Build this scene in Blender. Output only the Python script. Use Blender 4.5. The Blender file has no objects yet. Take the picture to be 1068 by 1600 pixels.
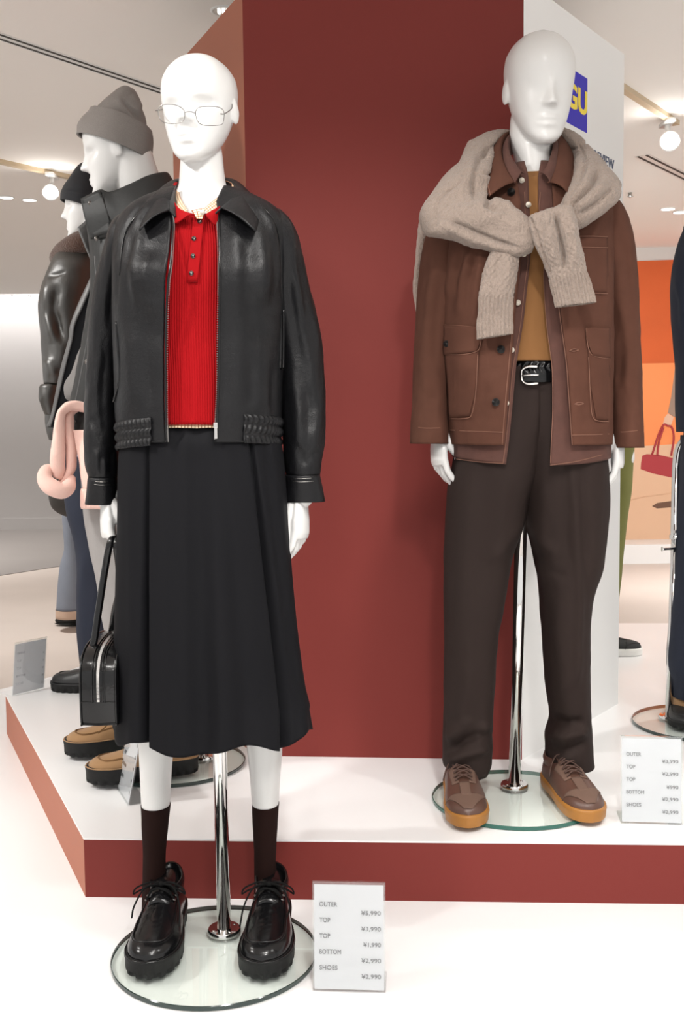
import bpy, bmesh, math, random
import numpy as np
from mathutils import Vector, Matrix, noise as mnoise

random.seed(7)
scene = bpy.context.scene
COL = scene.collection

# ---------------------------------------------------------------- camera
FPX, PITCH, ROLL, CAMZ = 1650.0, math.radians(4.6), 0.0115, 1.05
_f = np.array([0, math.cos(PITCH), -math.sin(PITCH)])
_r0 = np.array([1.0, 0, 0]); _u0 = np.array([0, math.sin(PITCH), math.cos(PITCH)])
_r = _r0*math.cos(ROLL) - _u0*math.sin(ROLL)
_u = _u0*math.cos(ROLL) + _r0*math.sin(ROLL)
CAM = np.array([0, 0, CAMZ])
cam_data = bpy.data.cameras.new('camera')
cam_data.sensor_fit = 'VERTICAL'; cam_data.sensor_height = 36.0
cam_data.lens = FPX/1600*36.0
cam_data.clip_start = .05; cam_data.clip_end = 100
cam_obj = bpy.data.objects.new('camera', cam_data); COL.objects.link(cam_obj)
cam_obj.matrix_world = Matrix(((_r[0], _u[0], -_f[0], 0), (_r[1], _u[1], -_f[1], 0), (_r[2], _u[2], -_f[2], CAMZ), (0, 0, 0, 1)))
scene.camera = cam_obj

# ---------------------------------------------------------------- world, lamps, exposure
world = bpy.data.worlds.new('world'); scene.world = world; world.use_nodes = True
world.node_tree.nodes['Background'].inputs[0].default_value = (1.0, .985, .965, 1)
world.node_tree.nodes['Background'].inputs[1].default_value = .65
def spot(name, loc, target, power, angle=50, blend=.5, radius=.06, color=(1, .975, .94)):
    d = bpy.data.lights.new(name, 'SPOT'); d.energy = power; d.spot_size = math.radians(angle)
    d.spot_blend = blend; d.shadow_soft_size = radius; d.color = color
    o = bpy.data.objects.new(name, d); COL.objects.link(o); o.location = loc
    o.rotation_euler = (Vector(target)-Vector(loc)).to_track_quat('-Z', 'Y').to_euler()
    return o
spot('unseen_ceiling_spot', (-1.35, 1.15, 2.36), (-.31, 2.1, 1.40), 76, 48, .7, .06)
spot('unseen_ceiling_spot', (-.15, .35, 2.36), (-.1, 2.05, .9), 22, 62, .8, .08)
spot('unseen_ceiling_spot', (.35, .75, 2.36), (.5, 2.5, 1.0), 40, 50, .8, .06)
spot('unseen_ceiling_spot', (1.5, 1.3, 2.36), (.6, 2.5, .3), 40, 60, .9, .08)
spot('unseen_ceiling_spot', (-2.1, 2.2, 2.36), (-.8, 2.95, 1.0), 95, 70, .9, .08)
spot('unseen_ceiling_spot', (-2.5, 2.9, 2.36), (-.95, 3.5, 1.35), 70, 40, .8, .05)
spot('unseen_ceiling_spot', (.32, 1.25, 2.36), (-.22, 2.1, 1.2), 40, 44, .8, .12)
spot('unseen_ceiling_spot', (.3, .55, 2.36), (.3, 1.8, 0), 60, 74, .9, .1)
spot('unseen_ceiling_spot', (2.4, 4.2, 2.36), (1.6, 3.6, .1), 90, 90, .9, .1)
spot('unseen_ceiling_spot', (1.6, 5.6, 2.36), (1.9, 7.6, .9), 130, 90, .9, .1)
spot('unseen_ceiling_spot', (-2.2, 5.2, 2.36), (-2.0, 5.9, 0), 120, 110, .9, .1)
spot('unseen_ceiling_spot', (.4, -.6, 2.36), (.4, -.3, 0), 240, 110, .9, .1)  # added lamp behind the camera; floor bounce brightens the ceiling
spot('unseen_ceiling_spot', (-2.6, 1.2, 2.36), (-2.4, 1.6, 0), 170, 110, .9, .1)  # added flood on the out-of-view floor at left, for more bounce
spot('unseen_ceiling_spot', (-4.2, 8.2, 2.36), (-4.0, 8.6, 0), 260, 110, .9, .1)  # added flood over the far left floor, lifts the ceiling by bounce
spot('unseen_ceiling_spot', (3.2, 6.2, 2.36), (3.2, 6.0, 0), 220, 110, .9, .1)  # added flood over the far right floor, also for ceiling bounce
vs = scene.view_settings
scene.display_settings.display_device = 'sRGB'
vs.view_transform = 'Standard'; vs.look = 'None'; vs.gamma = 1.0; vs.exposure = 0.58
vs.use_curve_mapping = False

# ---------------------------------------------------------------- pixel <-> world (the photo is 1068 x 1600)
def _ray(px, py):
    px = np.asarray(px, float)[..., None]; py = np.asarray(py, float)[..., None]
    return _f + _r*(px-534)/FPX + _u*(800-py)/FPX
def PY(px, py, Y):
    d = _ray(px, py); Y = np.asarray(Y, float)[..., None]
    return CAM + d*(Y/d[..., 1:2])
def PZ(px, py, z):
    d = _ray(px, py); return CAM + d*((z-CAMZ)/d[..., 2:3])
def PPL(px, py, p0, n):
    d = _ray(px, py); n = np.asarray(n, float)
    t = ((np.asarray(p0)-CAM)@n)/(d@n); return CAM + d*t[..., None]
def proj(V):
    D = np.asarray(V)-CAM; w = D@_f
    return 534+FPX*(D@_r)/w, 800-FPX*(D@_u)/w

# ---------------------------------------------------------------- materials
class NT:
    def __init__(s, name):
        s.m = bpy.data.materials.new(name); s.m.use_nodes = True
        s.t = s.m.node_tree; s.n = s.t.nodes; s.b = s.n['Principled BSDF']; s.out = s.n['Material Output']
    def node(s, typ, **kw):
        n = s.n.new(typ)
        for k, v in kw.items(): setattr(n, k, v)
        return n
    def link(s, a, b): s.t.links.new(a, b)
def c4(c): return (c[0], c[1], c[2], 1)
def srgb(r, g, b):
    f = lambda v: (v/255/12.92 if v <= 10 else ((v/255+.055)/1.055)**2.4)
    return (f(r), f(g), f(b))
def MAT(name, col, rough=.5, metal=0, bumps=(), var=None, coords='Object', rvar=None, **kw):
    """bumps: (kind, scale or (sx,sy,sz), strength, distance); var: (scale, amount)"""
    q = NT(name); b = q.b
    b.inputs['Base Color'].default_value = c4(col); b.inputs['Roughness'].default_value = rough
    b.inputs['Metallic'].default_value = metal
    for k, v in kw.items(): b.inputs[k.replace('_', ' ')].default_value = v
    if not (bumps or var or rvar): return q.m
    tc = q.node('ShaderNodeTexCoord')
    def tex(kind, sc, co=coords):
        mp = q.node('ShaderNodeMapping'); q.link(tc.outputs[co], mp.inputs[0])
        if isinstance(sc, tuple): mp.inputs['Scale'].default_value = sc; s_ = 1
        else: s_ = sc
        if kind == 'noise':
            t = q.node('ShaderNodeTexNoise'); t.inputs['Scale'].default_value = s_; t.inputs['Detail'].default_value = 4; o = t.outputs[0]
        elif kind == 'voronoi':
            t = q.node('ShaderNodeTexVoronoi', feature='DISTANCE_TO_EDGE'); t.inputs['Scale'].default_value = s_; o = t.outputs[0]
        elif kind == 'cells':
            t = q.node('ShaderNodeTexVoronoi'); t.inputs['Scale'].default_value = s_; o = t.outputs[0]
        elif kind == 'wave':
            t = q.node('ShaderNodeTexWave', wave_type='BANDS', bands_direction='X'); t.inputs['Scale'].default_value = s_; o = t.outputs[1]
        elif kind == 'diag':
            t = q.node('ShaderNodeTexWave', wave_type='BANDS', bands_direction='DIAGONAL'); t.inputs['Scale'].default_value = s_; o = t.outputs[1]
        q.link(mp.outputs[0], t.inputs[0]); return o
    if var:
        o = tex('noise', var[0]); mx = q.node('ShaderNodeMix', data_type='RGBA')
        q.link(o, mx.inputs[0]); a = var[1]
        mx.inputs[6].default_value = c4([c*(1-a) for c in col]); mx.inputs[7].default_value = c4([min(1, c*(1+a)) for c in col])
        q.link(mx.outputs[2], b.inputs['Base Color'])
    if rvar:
        o = tex('noise', rvar[0]); mr = q.node('ShaderNodeMapRange'); q.link(o, mr.inputs[0])
        mr.inputs[3].default_value = rough-rvar[1]; mr.inputs[4].default_value = rough+rvar[1]; q.link(mr.outputs[0], b.inputs['Roughness'])
    prev = None
    for bm_ in bumps:
        kind, sc, st, dist = bm_[:4]; co = bm_[4] if len(bm_) > 4 else coords
        o = tex(kind, sc, co); bp = q.node('ShaderNodeBump'); bp.inputs['Strength'].default_value = st; bp.inputs['Distance'].default_value = dist
        q.link(o, bp.inputs['Height'])
        if prev: q.link(prev, bp.inputs['Normal'])
        prev = bp.outputs[0]
    if prev: q.link(prev, b.inputs['Normal'])
    return q.m
def EMIT(name, col, s):
    q = NT(name); q.b.inputs['Base Color'].default_value = c4(col)
    q.b.inputs['Emission Color'].default_value = c4(col); q.b.inputs['Emission Strength'].default_value = s
    return q.m
def THIN(name, tint, refl=.06, rough=.0):
    q = NT(name); q.n.remove(q.b)
    tr = q.node('ShaderNodeBsdfTransparent'); tr.inputs[0].default_value = c4(tint)
    gl = q.node('ShaderNodeBsdfGlossy'); gl.inputs['Roughness'].default_value = rough; gl.inputs[0].default_value = (1, 1, 1, 1)
    lw = q.node('ShaderNodeLayerWeight'); lw.inputs[0].default_value = .5
    pw = q.node('ShaderNodeMath', operation='POWER'); q.link(lw.outputs[1], pw.inputs[0]); pw.inputs[1].default_value = 4.0
    ml = q.node('ShaderNodeMath', operation='MULTIPLY_ADD'); q.link(pw.outputs[0], ml.inputs[0]); ml.inputs[1].default_value = .55; ml.inputs[2].default_value = refl
    mx = q.node('ShaderNodeMixShader'); q.link(ml.outputs[0], mx.inputs[0]); q.link(tr.outputs[0], mx.inputs[1]); q.link(gl.outputs[0], mx.inputs[2])
    q.link(mx.outputs[0], q.out.inputs[0]); return q.m

# ---------------------------------------------------------------- objects
LOC = {}
def thing(name, label, cat, loc=(0, 0, 0), group=None):
    o = bpy.data.objects.new(name, None); COL.objects.link(o); o.location = tuple(float(v) for v in loc)
    o.empty_display_size = .05
    o['label'] = label; o['category'] = cat
    if group: o['group'] = group
    LOC[o] = np.array(loc, float); return o
class MB:
    def __init__(s): s.v = []; s.f = []; s.uv = []; s.mi = []
    def verts(s, arr):
        b = len(s.v); s.v.extend(np.asarray(arr, float).reshape(-1, 3).tolist()); return b
    def face(s, idx, uv=None, mi=0):
        s.f.append(list(idx)); s.uv.append(uv or [(0, 0)]*len(idx)); s.mi.append(mi)
    def grid(s, G, closed=False, U=None, V=None, cap0=False, cap1=False, mi=0, skip=None):
        G = np.asarray(G); m, n = G.shape[:2]; b = s.verts(G)
        if U is None: U = np.tile(np.arange(n+1)/n, (m, 1))
        if V is None: V = np.tile((np.arange(m)/max(1, m-1))[:, None], (1, n+1))
        for i in range(m-1):
            for j in range(n if closed else n-1):
                if skip is not None and skip(i, j): continue
                j2 = (j+1) % n; ju = j+1 if U.shape[1] > n else j2
                s.face([b+i*n+j, b+i*n+j2, b+(i+1)*n+j2, b+(i+1)*n+j],
                       [(U[i, j], V[i, j]), (U[i, ju], V[i, min(ju, V.shape[1]-1)]), (U[i+1, ju], V[i+1, min(ju, V.shape[1]-1)]), (U[i+1, j], V[i+1, j])], mi)
        if closed:
            if cap0: s.fan([b+j for j in range(n)], mi)
            if cap1: s.fan([b+(m-1)*n+j for j in range(n)], mi)
        return b
    def fan(s, idx, mi=0):
        c = np.mean([s.v[i] for i in idx], axis=0); k = s.verts([c]); n = len(idx)
        for j in range(n): s.face([idx[j], idx[(j+1) % n], k], None, mi)
    def box(s, lo, hi, mat=None, mi=0):
        lo = np.array(lo, float); hi = np.array(hi, float)
        P = np.array([[x, y, z] for z in (lo[2], hi[2]) for x, y in ((lo[0], lo[1]), (hi[0], lo[1]), (hi[0], hi[1]), (lo[0], hi[1]))])
        if mat is not None: P = np.array([list(mat @ Vector(p)) for p in P])
        b = s.verts(P)
        for q in ((3, 2, 1, 0), (4, 5, 6, 7), (0, 1, 5, 4), (1, 2, 6, 5), (2, 3, 7, 6), (3, 0, 4, 7)): s.face([b+i for i in q], None, mi)
    def prism(s, poly, z0, z1, mi=0, mside=None):
        n = len(poly); b = s.verts([(p[0], p[1], z0) for p in poly]+[(p[0], p[1], z1) for p in poly])
        s.face([b+i for i in range(n)][::-1], None, mi); s.face([b+n+i for i in range(n)], None, mi)
        for i in range(n): j = (i+1) % n; s.face([b+i, b+j, b+n+j, b+n+i], None, mi if mside is None else mside)
    def tube(s, P, R, n=10, closed=False, flat=None, caps=True, round_end=False, mi=0):
        """P points (k,3); R radius or list; flat=(axis vector, factor) squashes along axis"""
        P = np.asarray(P, float); k = len(P); R = np.ones(k)*R if np.isscalar(R) else np.asarray(R, float)
        if round_end and not closed:
            d0 = P[0]-P[1]; d0 /= np.linalg.norm(d0)+1e-9; d1 = P[-1]-P[-2]; d1 /= np.linalg.norm(d1)+1e-9
            a = [(.97, .25), (.75, .66), (.4, .92)]
            P = np.vstack([[P[0]+d0*R[0]*h for h, r in a], P, [P[-1]+d1*R[-1]*h for h, r in a[::-1]]])
            R = np.concatenate([[R[0]*r for h, r in a], R, [R[-1]*r for h, r in a[::-1]]]); k = len(P)
        T = np.roll(P, -1, 0)-np.roll(P, 1, 0)
        if not closed: T[0] = P[1]-P[0]; T[-1] = P[-1]-P[-2]
        T /= np.linalg.norm(T, axis=1)[:, None]+1e-12
        ref = np.array([0, 1., 0]) if abs(T[0][1]) < .9 else np.array([1., 0, 0])
        G = np.zeros((k, n, 3)); A = ref-T[0]*(ref@T[0]); A /= np.linalg.norm(A)
        for i in range(k):
            A = A-T[i]*(A@T[i]); A /= np.linalg.norm(A)+1e-12; B = np.cross(T[i], A)
            th = np.arange(n)*2*math.pi/n
            o = np.outer(np.cos(th), A)*R[i]+np.outer(np.sin(th), B)*R[i]
            if flat is not None:
                ax = np.array(flat[0], float); ax /= np.linalg.norm(ax); o = o-np.outer(o@ax, ax)*(1-flat[1])
            G[i] = P[i]+o
        if closed: G = np.vstack([G, G[:1]]); 
        L = np.concatenate([[0], np.cumsum(np.linalg.norm(np.diff(G.mean(1), axis=0), axis=1))])
        U = np.tile(np.arange(n+1)/n*2*math.pi*R.mean(), (len(G), 1)); V = np.tile(L[:, None], (1, n+1))
        s.grid(G, True, U, V, caps and not closed, caps and not closed, mi)
    def ellipsoid(s, c, r, rot=None, n=16, m=10):
        G = np.zeros((m+1, n, 3))
        for i in range(m+1):
            ph = math.pi*(i+.02)/(m+.04)
            for j in range(n):
                t = 2*math.pi*j/n; p = Vector((r[0]*math.sin(ph)*math.cos(t), r[1]*math.sin(ph)*math.sin(t), r[2]*math.cos(ph)))
                if rot is not None: p = rot @ p
                G[i, j] = np.array(c)+np.array(p)
        s.grid(G, True, cap0=True, cap1=True)
    def mesh(s, name, off=(0, 0, 0), smooth=True):
        me = bpy.data.meshes.new(name); V = np.array(s.v)-np.array(off)
        me.from_pydata(V.tolist(), [], s.f)
        uvl = me.uv_layers.new(name='UVMap'); flat = [c for f in s.uv for p in f for c in p]
        if len(flat) == 2*len(me.loops): uvl.data.foreach_set('uv', flat)
        me.polygons.foreach_set('material_index', s.mi)
        me.polygons.foreach_set('use_smooth', [smooth]*len(me.polygons))
        bm = bmesh.new(); bm.from_mesh(me); bmesh.ops.recalc_face_normals(bm, faces=bm.faces); bm.to_mesh(me); bm.free()
        me.update(); return me
def root_of(o):
    while o.parent: o = o.parent
    return o
def put(o, parent=None, label=None, cat=None, group=None, kind=None):
    if parent is not None: o.parent = parent
    if label: o['label'] = label
    if cat: o['category'] = cat
    if group: o['group'] = group
    if kind: o['kind'] = kind
    return o
def mk(name, mb, mat, parent=None, smooth=True, solid=0, sub=0, bevel=0, label=None, cat=None, group=None, kind=None, offset=-1.0, angle=None):
    off = LOC.get(root_of(parent), np.zeros(3)) if parent is not None else np.zeros(3)
    me = mb if isinstance(mb, bpy.types.Mesh) else mb.mesh(name, off, smooth)
    for m in (mat if isinstance(mat, (list, tuple)) else [mat]): me.materials.append(m)
    o = bpy.data.objects.new(name, me); COL.objects.link(o)
    if angle: me.set_sharp_from_angle(angle=math.radians(angle))
    if solid: md = o.modifiers.new('thickness', 'SOLIDIFY'); md.thickness = solid; md.offset = offset
    if bevel: md = o.modifiers.new('bevel', 'BEVEL'); md.width = bevel; md.segments = 2; md.limit_method = 'ANGLE'
    if sub: md = o.modifiers.new('subdivision', 'SUBSURF'); md.levels = sub; md.render_levels = sub
    return put(o, parent, label, cat, group, kind)
def remesh(mb, voxel, off=(0, 0, 0), it=4, name='body'):
    me = mb.mesh('tmp', off); o = bpy.data.objects.new('tmp', me); COL.objects.link(o)
    r = o.modifiers.new('r', 'REMESH'); r.mode = 'VOXEL'; r.voxel_size = voxel; r.use_smooth_shade = True
    if it: s_ = o.modifiers.new('s', 'SMOOTH'); s_.factor = .5; s_.iterations = it
    dg = bpy.context.evaluated_depsgraph_get(); dg.update()
    res = bpy.data.meshes.new_from_object(o.evaluated_get(dg)); res.name = name
    bpy.data.objects.remove(o); bpy.data.meshes.remove(me)
    res.polygons.foreach_set('use_smooth', [True]*len(res.polygons)); res.materials.clear()
    return res

# ---------------------------------------------------------------- curve and loft tools
def pchip(t, Y, q):
    t = np.asarray(t, float); Y = np.asarray(Y, float); one = Y.ndim == 1
    if one: Y = Y[:, None]
    h = np.diff(t); d = np.diff(Y, axis=0)/h[:, None]; m = np.zeros_like(Y)
    m[0] = d[0]; m[-1] = d[-1]
    for i in range(1, len(t)-1):
        w1 = 2*h[i]+h[i-1]; w2 = h[i]+2*h[i-1]; a, b = d[i-1], d[i]; ok = a*b > 0
        with np.errstate(divide='ignore', invalid='ignore'):
            m[i] = np.where(ok, (w1+w2)/(w1/np.where(ok, a, 1)+w2/np.where(ok, b, 1)), 0)
    q = np.asarray(q, float); k = np.clip(np.searchsorted(t, q, side='right')-1, 0, len(t)-2)
    s_ = ((q-t[k])/h[k])[:, None]; H = h[k][:, None]
    r = (2*s_**3-3*s_**2+1)*Y[k]+(s_**3-2*s_**2+s_)*H*m[k]+(-2*s_**3+3*s_**2)*Y[k+1]+(s_**3-s_**2)*H*m[k+1]
    return r[:, 0] if one else r
def catmull(P, n, closed=False):
    P = np.asarray(P, float)
    if closed: P = np.vstack([P[-1:], P, P[:2]])
    else: P = np.vstack([2*P[0]-P[1], P, 2*P[-1]-P[-2]])
    k = len(P)-3; out = []
    for q in np.linspace(0, k, n, endpoint=not closed):
        i = min(int(q), k-1); t = q-i; a, b, c, d = P[i:i+4]
        out.append(.5*(2*b+(c-a)*t+(2*a-5*b+4*c-d)*t*t+(3*b-a-3*c+d)*t**3))
    return np.array(out)
def H(rows):   # (y, xl, xr, Y, t) -> pair rows
    return [(r[1], r[0], r[2], r[0], r[3], r[4]) for r in rows]
def gnormals(G, closed):
    if closed: Gu = np.roll(G, -1, 1)-np.roll(G, 1, 1)
    else: Gu = np.gradient(G, axis=1)
    Gv = np.gradient(G, axis=0); N = np.cross(Gu, Gv); L = np.linalg.norm(N, axis=2, keepdims=True); N = N/np.where(L < 1e-12, 1, L)
    C = G.mean(1, keepdims=True)
    if ((G-C)*N).sum() < 0: N = -N
    return N
def polydist(px, py, pts):
    best = np.full(px.shape, 1e9); par = np.zeros(px.shape); L = 0; pts = np.asarray(pts, float)
    tot = sum(np.linalg.norm(pts[i+1]-pts[i]) for i in range(len(pts)-1))
    for i in range(len(pts)-1):
        a, b = pts[i], pts[i+1]; d = b-a; l2 = d@d
        t = np.clip(((px-a[0])*d[0]+(py-a[1])*d[1])/l2, 0, 1); l = math.sqrt(l2)
        dist = np.hypot(px-a[0]-t*d[0], py-a[1]-t*d[1]); s_ = (L+t*l)/tot
        k = dist < best; best = np.where(k, dist, best); par = np.where(k, s_, par); L += l
    return best, par
def foldmap(G, N, folds):
    px, py = proj(G.reshape(-1, 3)); px = px.reshape(G.shape[:2]); py = py.reshape(G.shape[:2])
    D = np.zeros(px.shape); vis = np.clip((.25-N[..., 1])*4, 0, 1)
    for f in folds:
        pts, amp, w = f[:3]; taper = f[3] if len(f) > 3 else 2
        d, s_ = polydist(px, py, pts); tp = np.ones_like(s_)
        if taper == 2: tp = np.clip(np.sin(np.pi*np.clip(s_, .02, .98))*1.6, 0, 1)
        elif taper == 1: tp = np.clip((1-s_)*2, 0, 1)
        elif taper == -1: tp = np.clip(s_*2, 0, 1)
        D += amp*np.exp(-(d/w)**2)*tp
    return D*vis
def sf(folds, k): return [(f[0], f[1]*k)+tuple(f[2:]) for f in folds]
def join_meshes(ms):
    bm = bmesh.new()
    for m in ms: bm.from_mesh(m); 
    r = ms[0]; bm.to_mesh(r); bm.free(); r.polygons.foreach_set('use_smooth', [True]*len(r.polygons)); return r
def fbm(G, sc, seed=0, oct=2):
    sc = np.array(sc)*np.ones(3); out = np.zeros(G.shape[:2])
    for i in range(G.shape[0]):
        for j in range(G.shape[1]):
            p = Vector(G[i, j]*sc+seed*7.3); v = mnoise.noise(p)
            if oct > 1: v += .5*mnoise.noise(p*2.1)
            out[i, j] = v
    return out
def loft(rows, n=48, m=48, e=2.0, open=None, tb=1.0, disp=None, folds=None, nz=None, post=None, par=None, arc=None):
    """rings between pixel pairs; returns G, U(metres), V(metres), closed, TH, S"""
    R = np.array(rows, float)
    if par is None:
        mid = np.stack([(R[:, 0]+R[:, 2])/2, (R[:, 1]+R[:, 3])/2], 1)
        par = np.concatenate([[0], np.cumsum(np.maximum(1, np.linalg.norm(np.diff(mid, axis=0), axis=1)))])
    q = np.linspace(par[0], par[-1], m) if not isinstance(m, (list, np.ndarray)) else np.asarray(m)
    Q = pchip(par, R, q); m = len(Q)
    A = PY(Q[:, 0], Q[:, 1], Q[:, 4]); B = PY(Q[:, 2], Q[:, 3], Q[:, 4]); C = (A+B)/2; W = (B-A)/2
    S = (q-par[0])/(par[-1]-par[0])
    if arc is not None: TH = np.tile(np.linspace(arc[0], arc[1], n), (m, 1)); closed = False
    elif open is None: TH = np.tile(np.arange(n)*2*math.pi/n, (m, 1)); closed = True
    else:
        O = np.array(open, float); closed = False; TH = np.zeros((m, n)); ym = (Q[:, 1]+Q[:, 3])/2
        for i in range(m):
            xl = np.interp(ym[i], O[:, 0], O[:, 1]); xr = np.interp(ym[i], O[:, 0], O[:, 2])
            cx = (Q[i, 0]+Q[i, 2])/2; hw = (Q[i, 2]-Q[i, 0])/2
            k = 1.0/(1-Q[i, 5]*.85/Q[i, 4]) if Q[i, 5] > .02 else 1
            cc = 534 + (cx-534)*k
            f = lambda x: math.acos(np.clip(np.sign(x-cc)*abs((x-cc)/hw/k)**(e/2), -.98, .98))
            TH[i] = np.linspace(f(xl), f(xr)+2*math.pi, n)
    c = np.cos(TH); s_ = np.sin(TH)
    cx = np.sign(c)*np.abs(c)**(2/e); sy = np.sign(s_)*np.abs(s_)**(2/e)
    dep = np.where(sy > 0, -sy, -sy*tb)*Q[:, 5][:, None]
    G = C[:, None]+cx[..., None]*W[:, None]; G[..., 1] += dep
    N = gnormals(G, closed)
    seg = np.linalg.norm(np.diff(np.concatenate([G, G[:, :1]], 1), axis=1), axis=2)
    U = np.concatenate([np.zeros((m, 1)), np.cumsum(seg, 1)], 1)
    ref = U.mean(0, keepdims=True); U = np.tile(ref, (m, 1))
    L = np.concatenate([[0], np.cumsum(np.linalg.norm(np.diff(C, axis=0), axis=1))]); V = np.tile(L[:, None], (1, n+1))
    D = np.zeros((m, n))
    if folds: D += foldmap(G, N, folds)
    if nz:
        for z in (nz if isinstance(nz, list) else [nz]): D += z[0]*fbm(G, z[1], z[2])
    if disp is not None: D += disp(TH, S[:, None]*np.ones((1, n)), U[:, :n], V[:, :n], G)
    G = G+N*D[..., None]
    if post is not None: G = post(G, TH, S)
    return G, U, V, closed
def add_loft(mb, rows, cap0=False, cap1=False, mi=0, **kw):
    G, U, V, cl = loft(rows, **kw); mb.grid(G, cl, U, V, cap0, cap1, mi); return G
def ruled(mb, A, B, nu=24, nv=8, bulge=0.0, bdir=(0, -1, .2), sag=None, cat=True, mi=0):
    """surface between two 3D polylines"""
    A = catmull(A, nu) if cat else np.asarray(A); B = catmull(B, nu) if cat else np.asarray(B)
    v = np.linspace(0, 1, nv); bd = np.array(bdir, float)/np.linalg.norm(bdir)
    G = A[None]*(1-v[:, None, None])+B[None]*v[:, None, None]+bd*(bulge*np.sin(math.pi*v))[:, None, None]
    if sag is not None: G = sag(G, v)
    L = np.concatenate([[0], np.cumsum(np.linalg.norm(np.diff(G.mean(0), axis=0), axis=1))])
    U = np.tile(np.append(L, L[-1]), (nv, 1)); W = np.linalg.norm(A-B, axis=1).mean(); V = np.tile(v[:, None]*W, (1, nu+1))
    mb.grid(G, False, U, V, mi=mi); return G
def px3(L): return np.array([PY(a, b, c) for a, b, c in L])
def text(s, size, mat, parent, M, align='LEFT', off=0.0, ext=.0004, name='lettering', label=None, space=1.0):
    cu = bpy.data.curves.new('t', 'FONT'); cu.body = s; cu.size = size; cu.align_x = align; cu.extrude = ext; cu.offset = off; cu.space_character = space
    o = bpy.data.objects.new('t', cu); COL.objects.link(o); dg = bpy.context.evaluated_depsgraph_get(); dg.update()
    me = bpy.data.meshes.new_from_object(o.evaluated_get(dg)); bpy.data.objects.remove(o); bpy.data.curves.remove(cu)
    root = root_of(parent); me.transform(Matrix.Translation(-Vector(LOC[root])) @ M); me.name = name; me.materials.clear()
    return mk(name, me, mat, parent, label=label)
# ================================================================ the setting
CEIL = 2.40; PT = .137
m_white = MAT('white_laminate', (.86, .86, .86), .35)
m_floor = MAT('white_floor_sheet', (.88, .88, .88), .3)
m_beige = MAT('beige_carpet', srgb(204, 193, 185), .9, bumps=[('noise', 300, .3, .003)], var=(2.5, .06))
m_greyfl = MAT('grey_flooring', srgb(140, 134, 130), .6, var=(2, .05))
m_ceil = MAT('ceiling_paint', srgb(246, 241, 236), .9, var=(1.2, .015))
m_wall = MAT('pale_wall_paint', (.72, .70, .68), .8, var=(1.0, .03))
m_wallg = MAT('grey_wall_paint', (.50, .48, .47), .8, var=(1.0, .03))
m_maroon = MAT('maroon_panel_paint', srgb(118, 46, 41), .6, Specular_IOR_Level=.25, bumps=[('noise', 220, .12, .001)], var=(1.5, .03))
m_salmon = MAT('terracotta_panel_paint', srgb(172, 108, 86), .6, Specular_IOR_Level=.3, bumps=[('noise', 220, .12, .001)], var=(1.5, .03))
m_panelw = MAT('white_panel_paint', (.88, .875, .865), .5, var=(1.5, .015))
m_dark = MAT('dark_gap', (.03, .028, .026), .8)

def slab(name, poly, z0, z1, mat, parent=None, kind=None, **k):
    b = MB(); b.prism(poly, z0, z1); return mk(name, b, mat, parent, smooth=False, kind=kind, **k)
slab('floor', [(-9, -2), (7, -2), (7, 12), (-9, 12)], -.06, -.004, m_beige, kind='structure')
fz = PZ(0, 1077, 0); fz2 = PZ(110, 1050, 0); d = (fz2-fz)/(fz2[0]-fz[0])
wl = lambda x: fz[1]+d[1]*(x-fz[0])
slab('floor', [(-3.2, -1.5), (5, -1.5), (5, 5.2), (.6, 5.4), (-.5, wl(-.5)), (-3.2, wl(-3.2))], -.004, 0, m_floor, kind='structure')
g0 = PZ(0, 899, 0); g1 = PZ(110, 882, 0); gd = (g1[1]-g0[1])/(g1[0]-g0[0])
slab('floor', [(-8.5, g0[1]+gd*(-8.5-g0[0])), (0, g0[1]+gd*(0-g0[0])), (0, 11.6), (-8.5, 11.6)], -.004, 0, m_greyfl, kind='structure')
slab('ceiling', [(-9, -1.2), (7, -1.2), (7, 8.26), (1.3, 8.26), (1.3, 10.55), (-9, 10.55)], CEIL, CEIL+.08, m_ceil, kind='structure')
slab('wall_left', [(-9, 11.2), (1.4, 11.2), (1.4, 11.35), (-9, 11.35)], -.004, 3.0, m_wallg, kind='structure')
slab('wall_right', [(1.3, 8.26), (7, 8.26), (7, 8.4), (1.4, 8.4), (1.4, 11.2), (1.3, 11.2)], -.004, 2.6, m_wall, kind='structure')
slab('trim_1', [(-9, 11.19), (1.2, 11.19), (1.2, 11.2), (-9, 11.2)], 0, .12, m_wallg, kind='structure')
pl = PZ(1000, 880, 0)
slab('baseboard_right', [(1.4, pl[1]), (6.9, pl[1]), (6.9, 8.26), (1.4, 8.26)], -.004, PY(1000, 851, pl[1])[2], m_white, kind='structure')
b = MB(); b.box((-9, 10.55, CEIL), (1.2, 10.6, CEIL+.3)); mk('trim_2', b, m_ceil, smooth=False, kind='structure')
# the hidden cove lamp that washes the grey wall
d = bpy.data.lights.new('cove_lamp', 'AREA'); d.shape = 'RECTANGLE'; d.size = 9; d.size_y = .12; d.energy = 60; d.color = (1, .98, .97)
o = bpy.data.objects.new('cove_lamp', d); COL.objects.link(o); o.location = (-4.2, 10.9, CEIL+.22)

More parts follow.
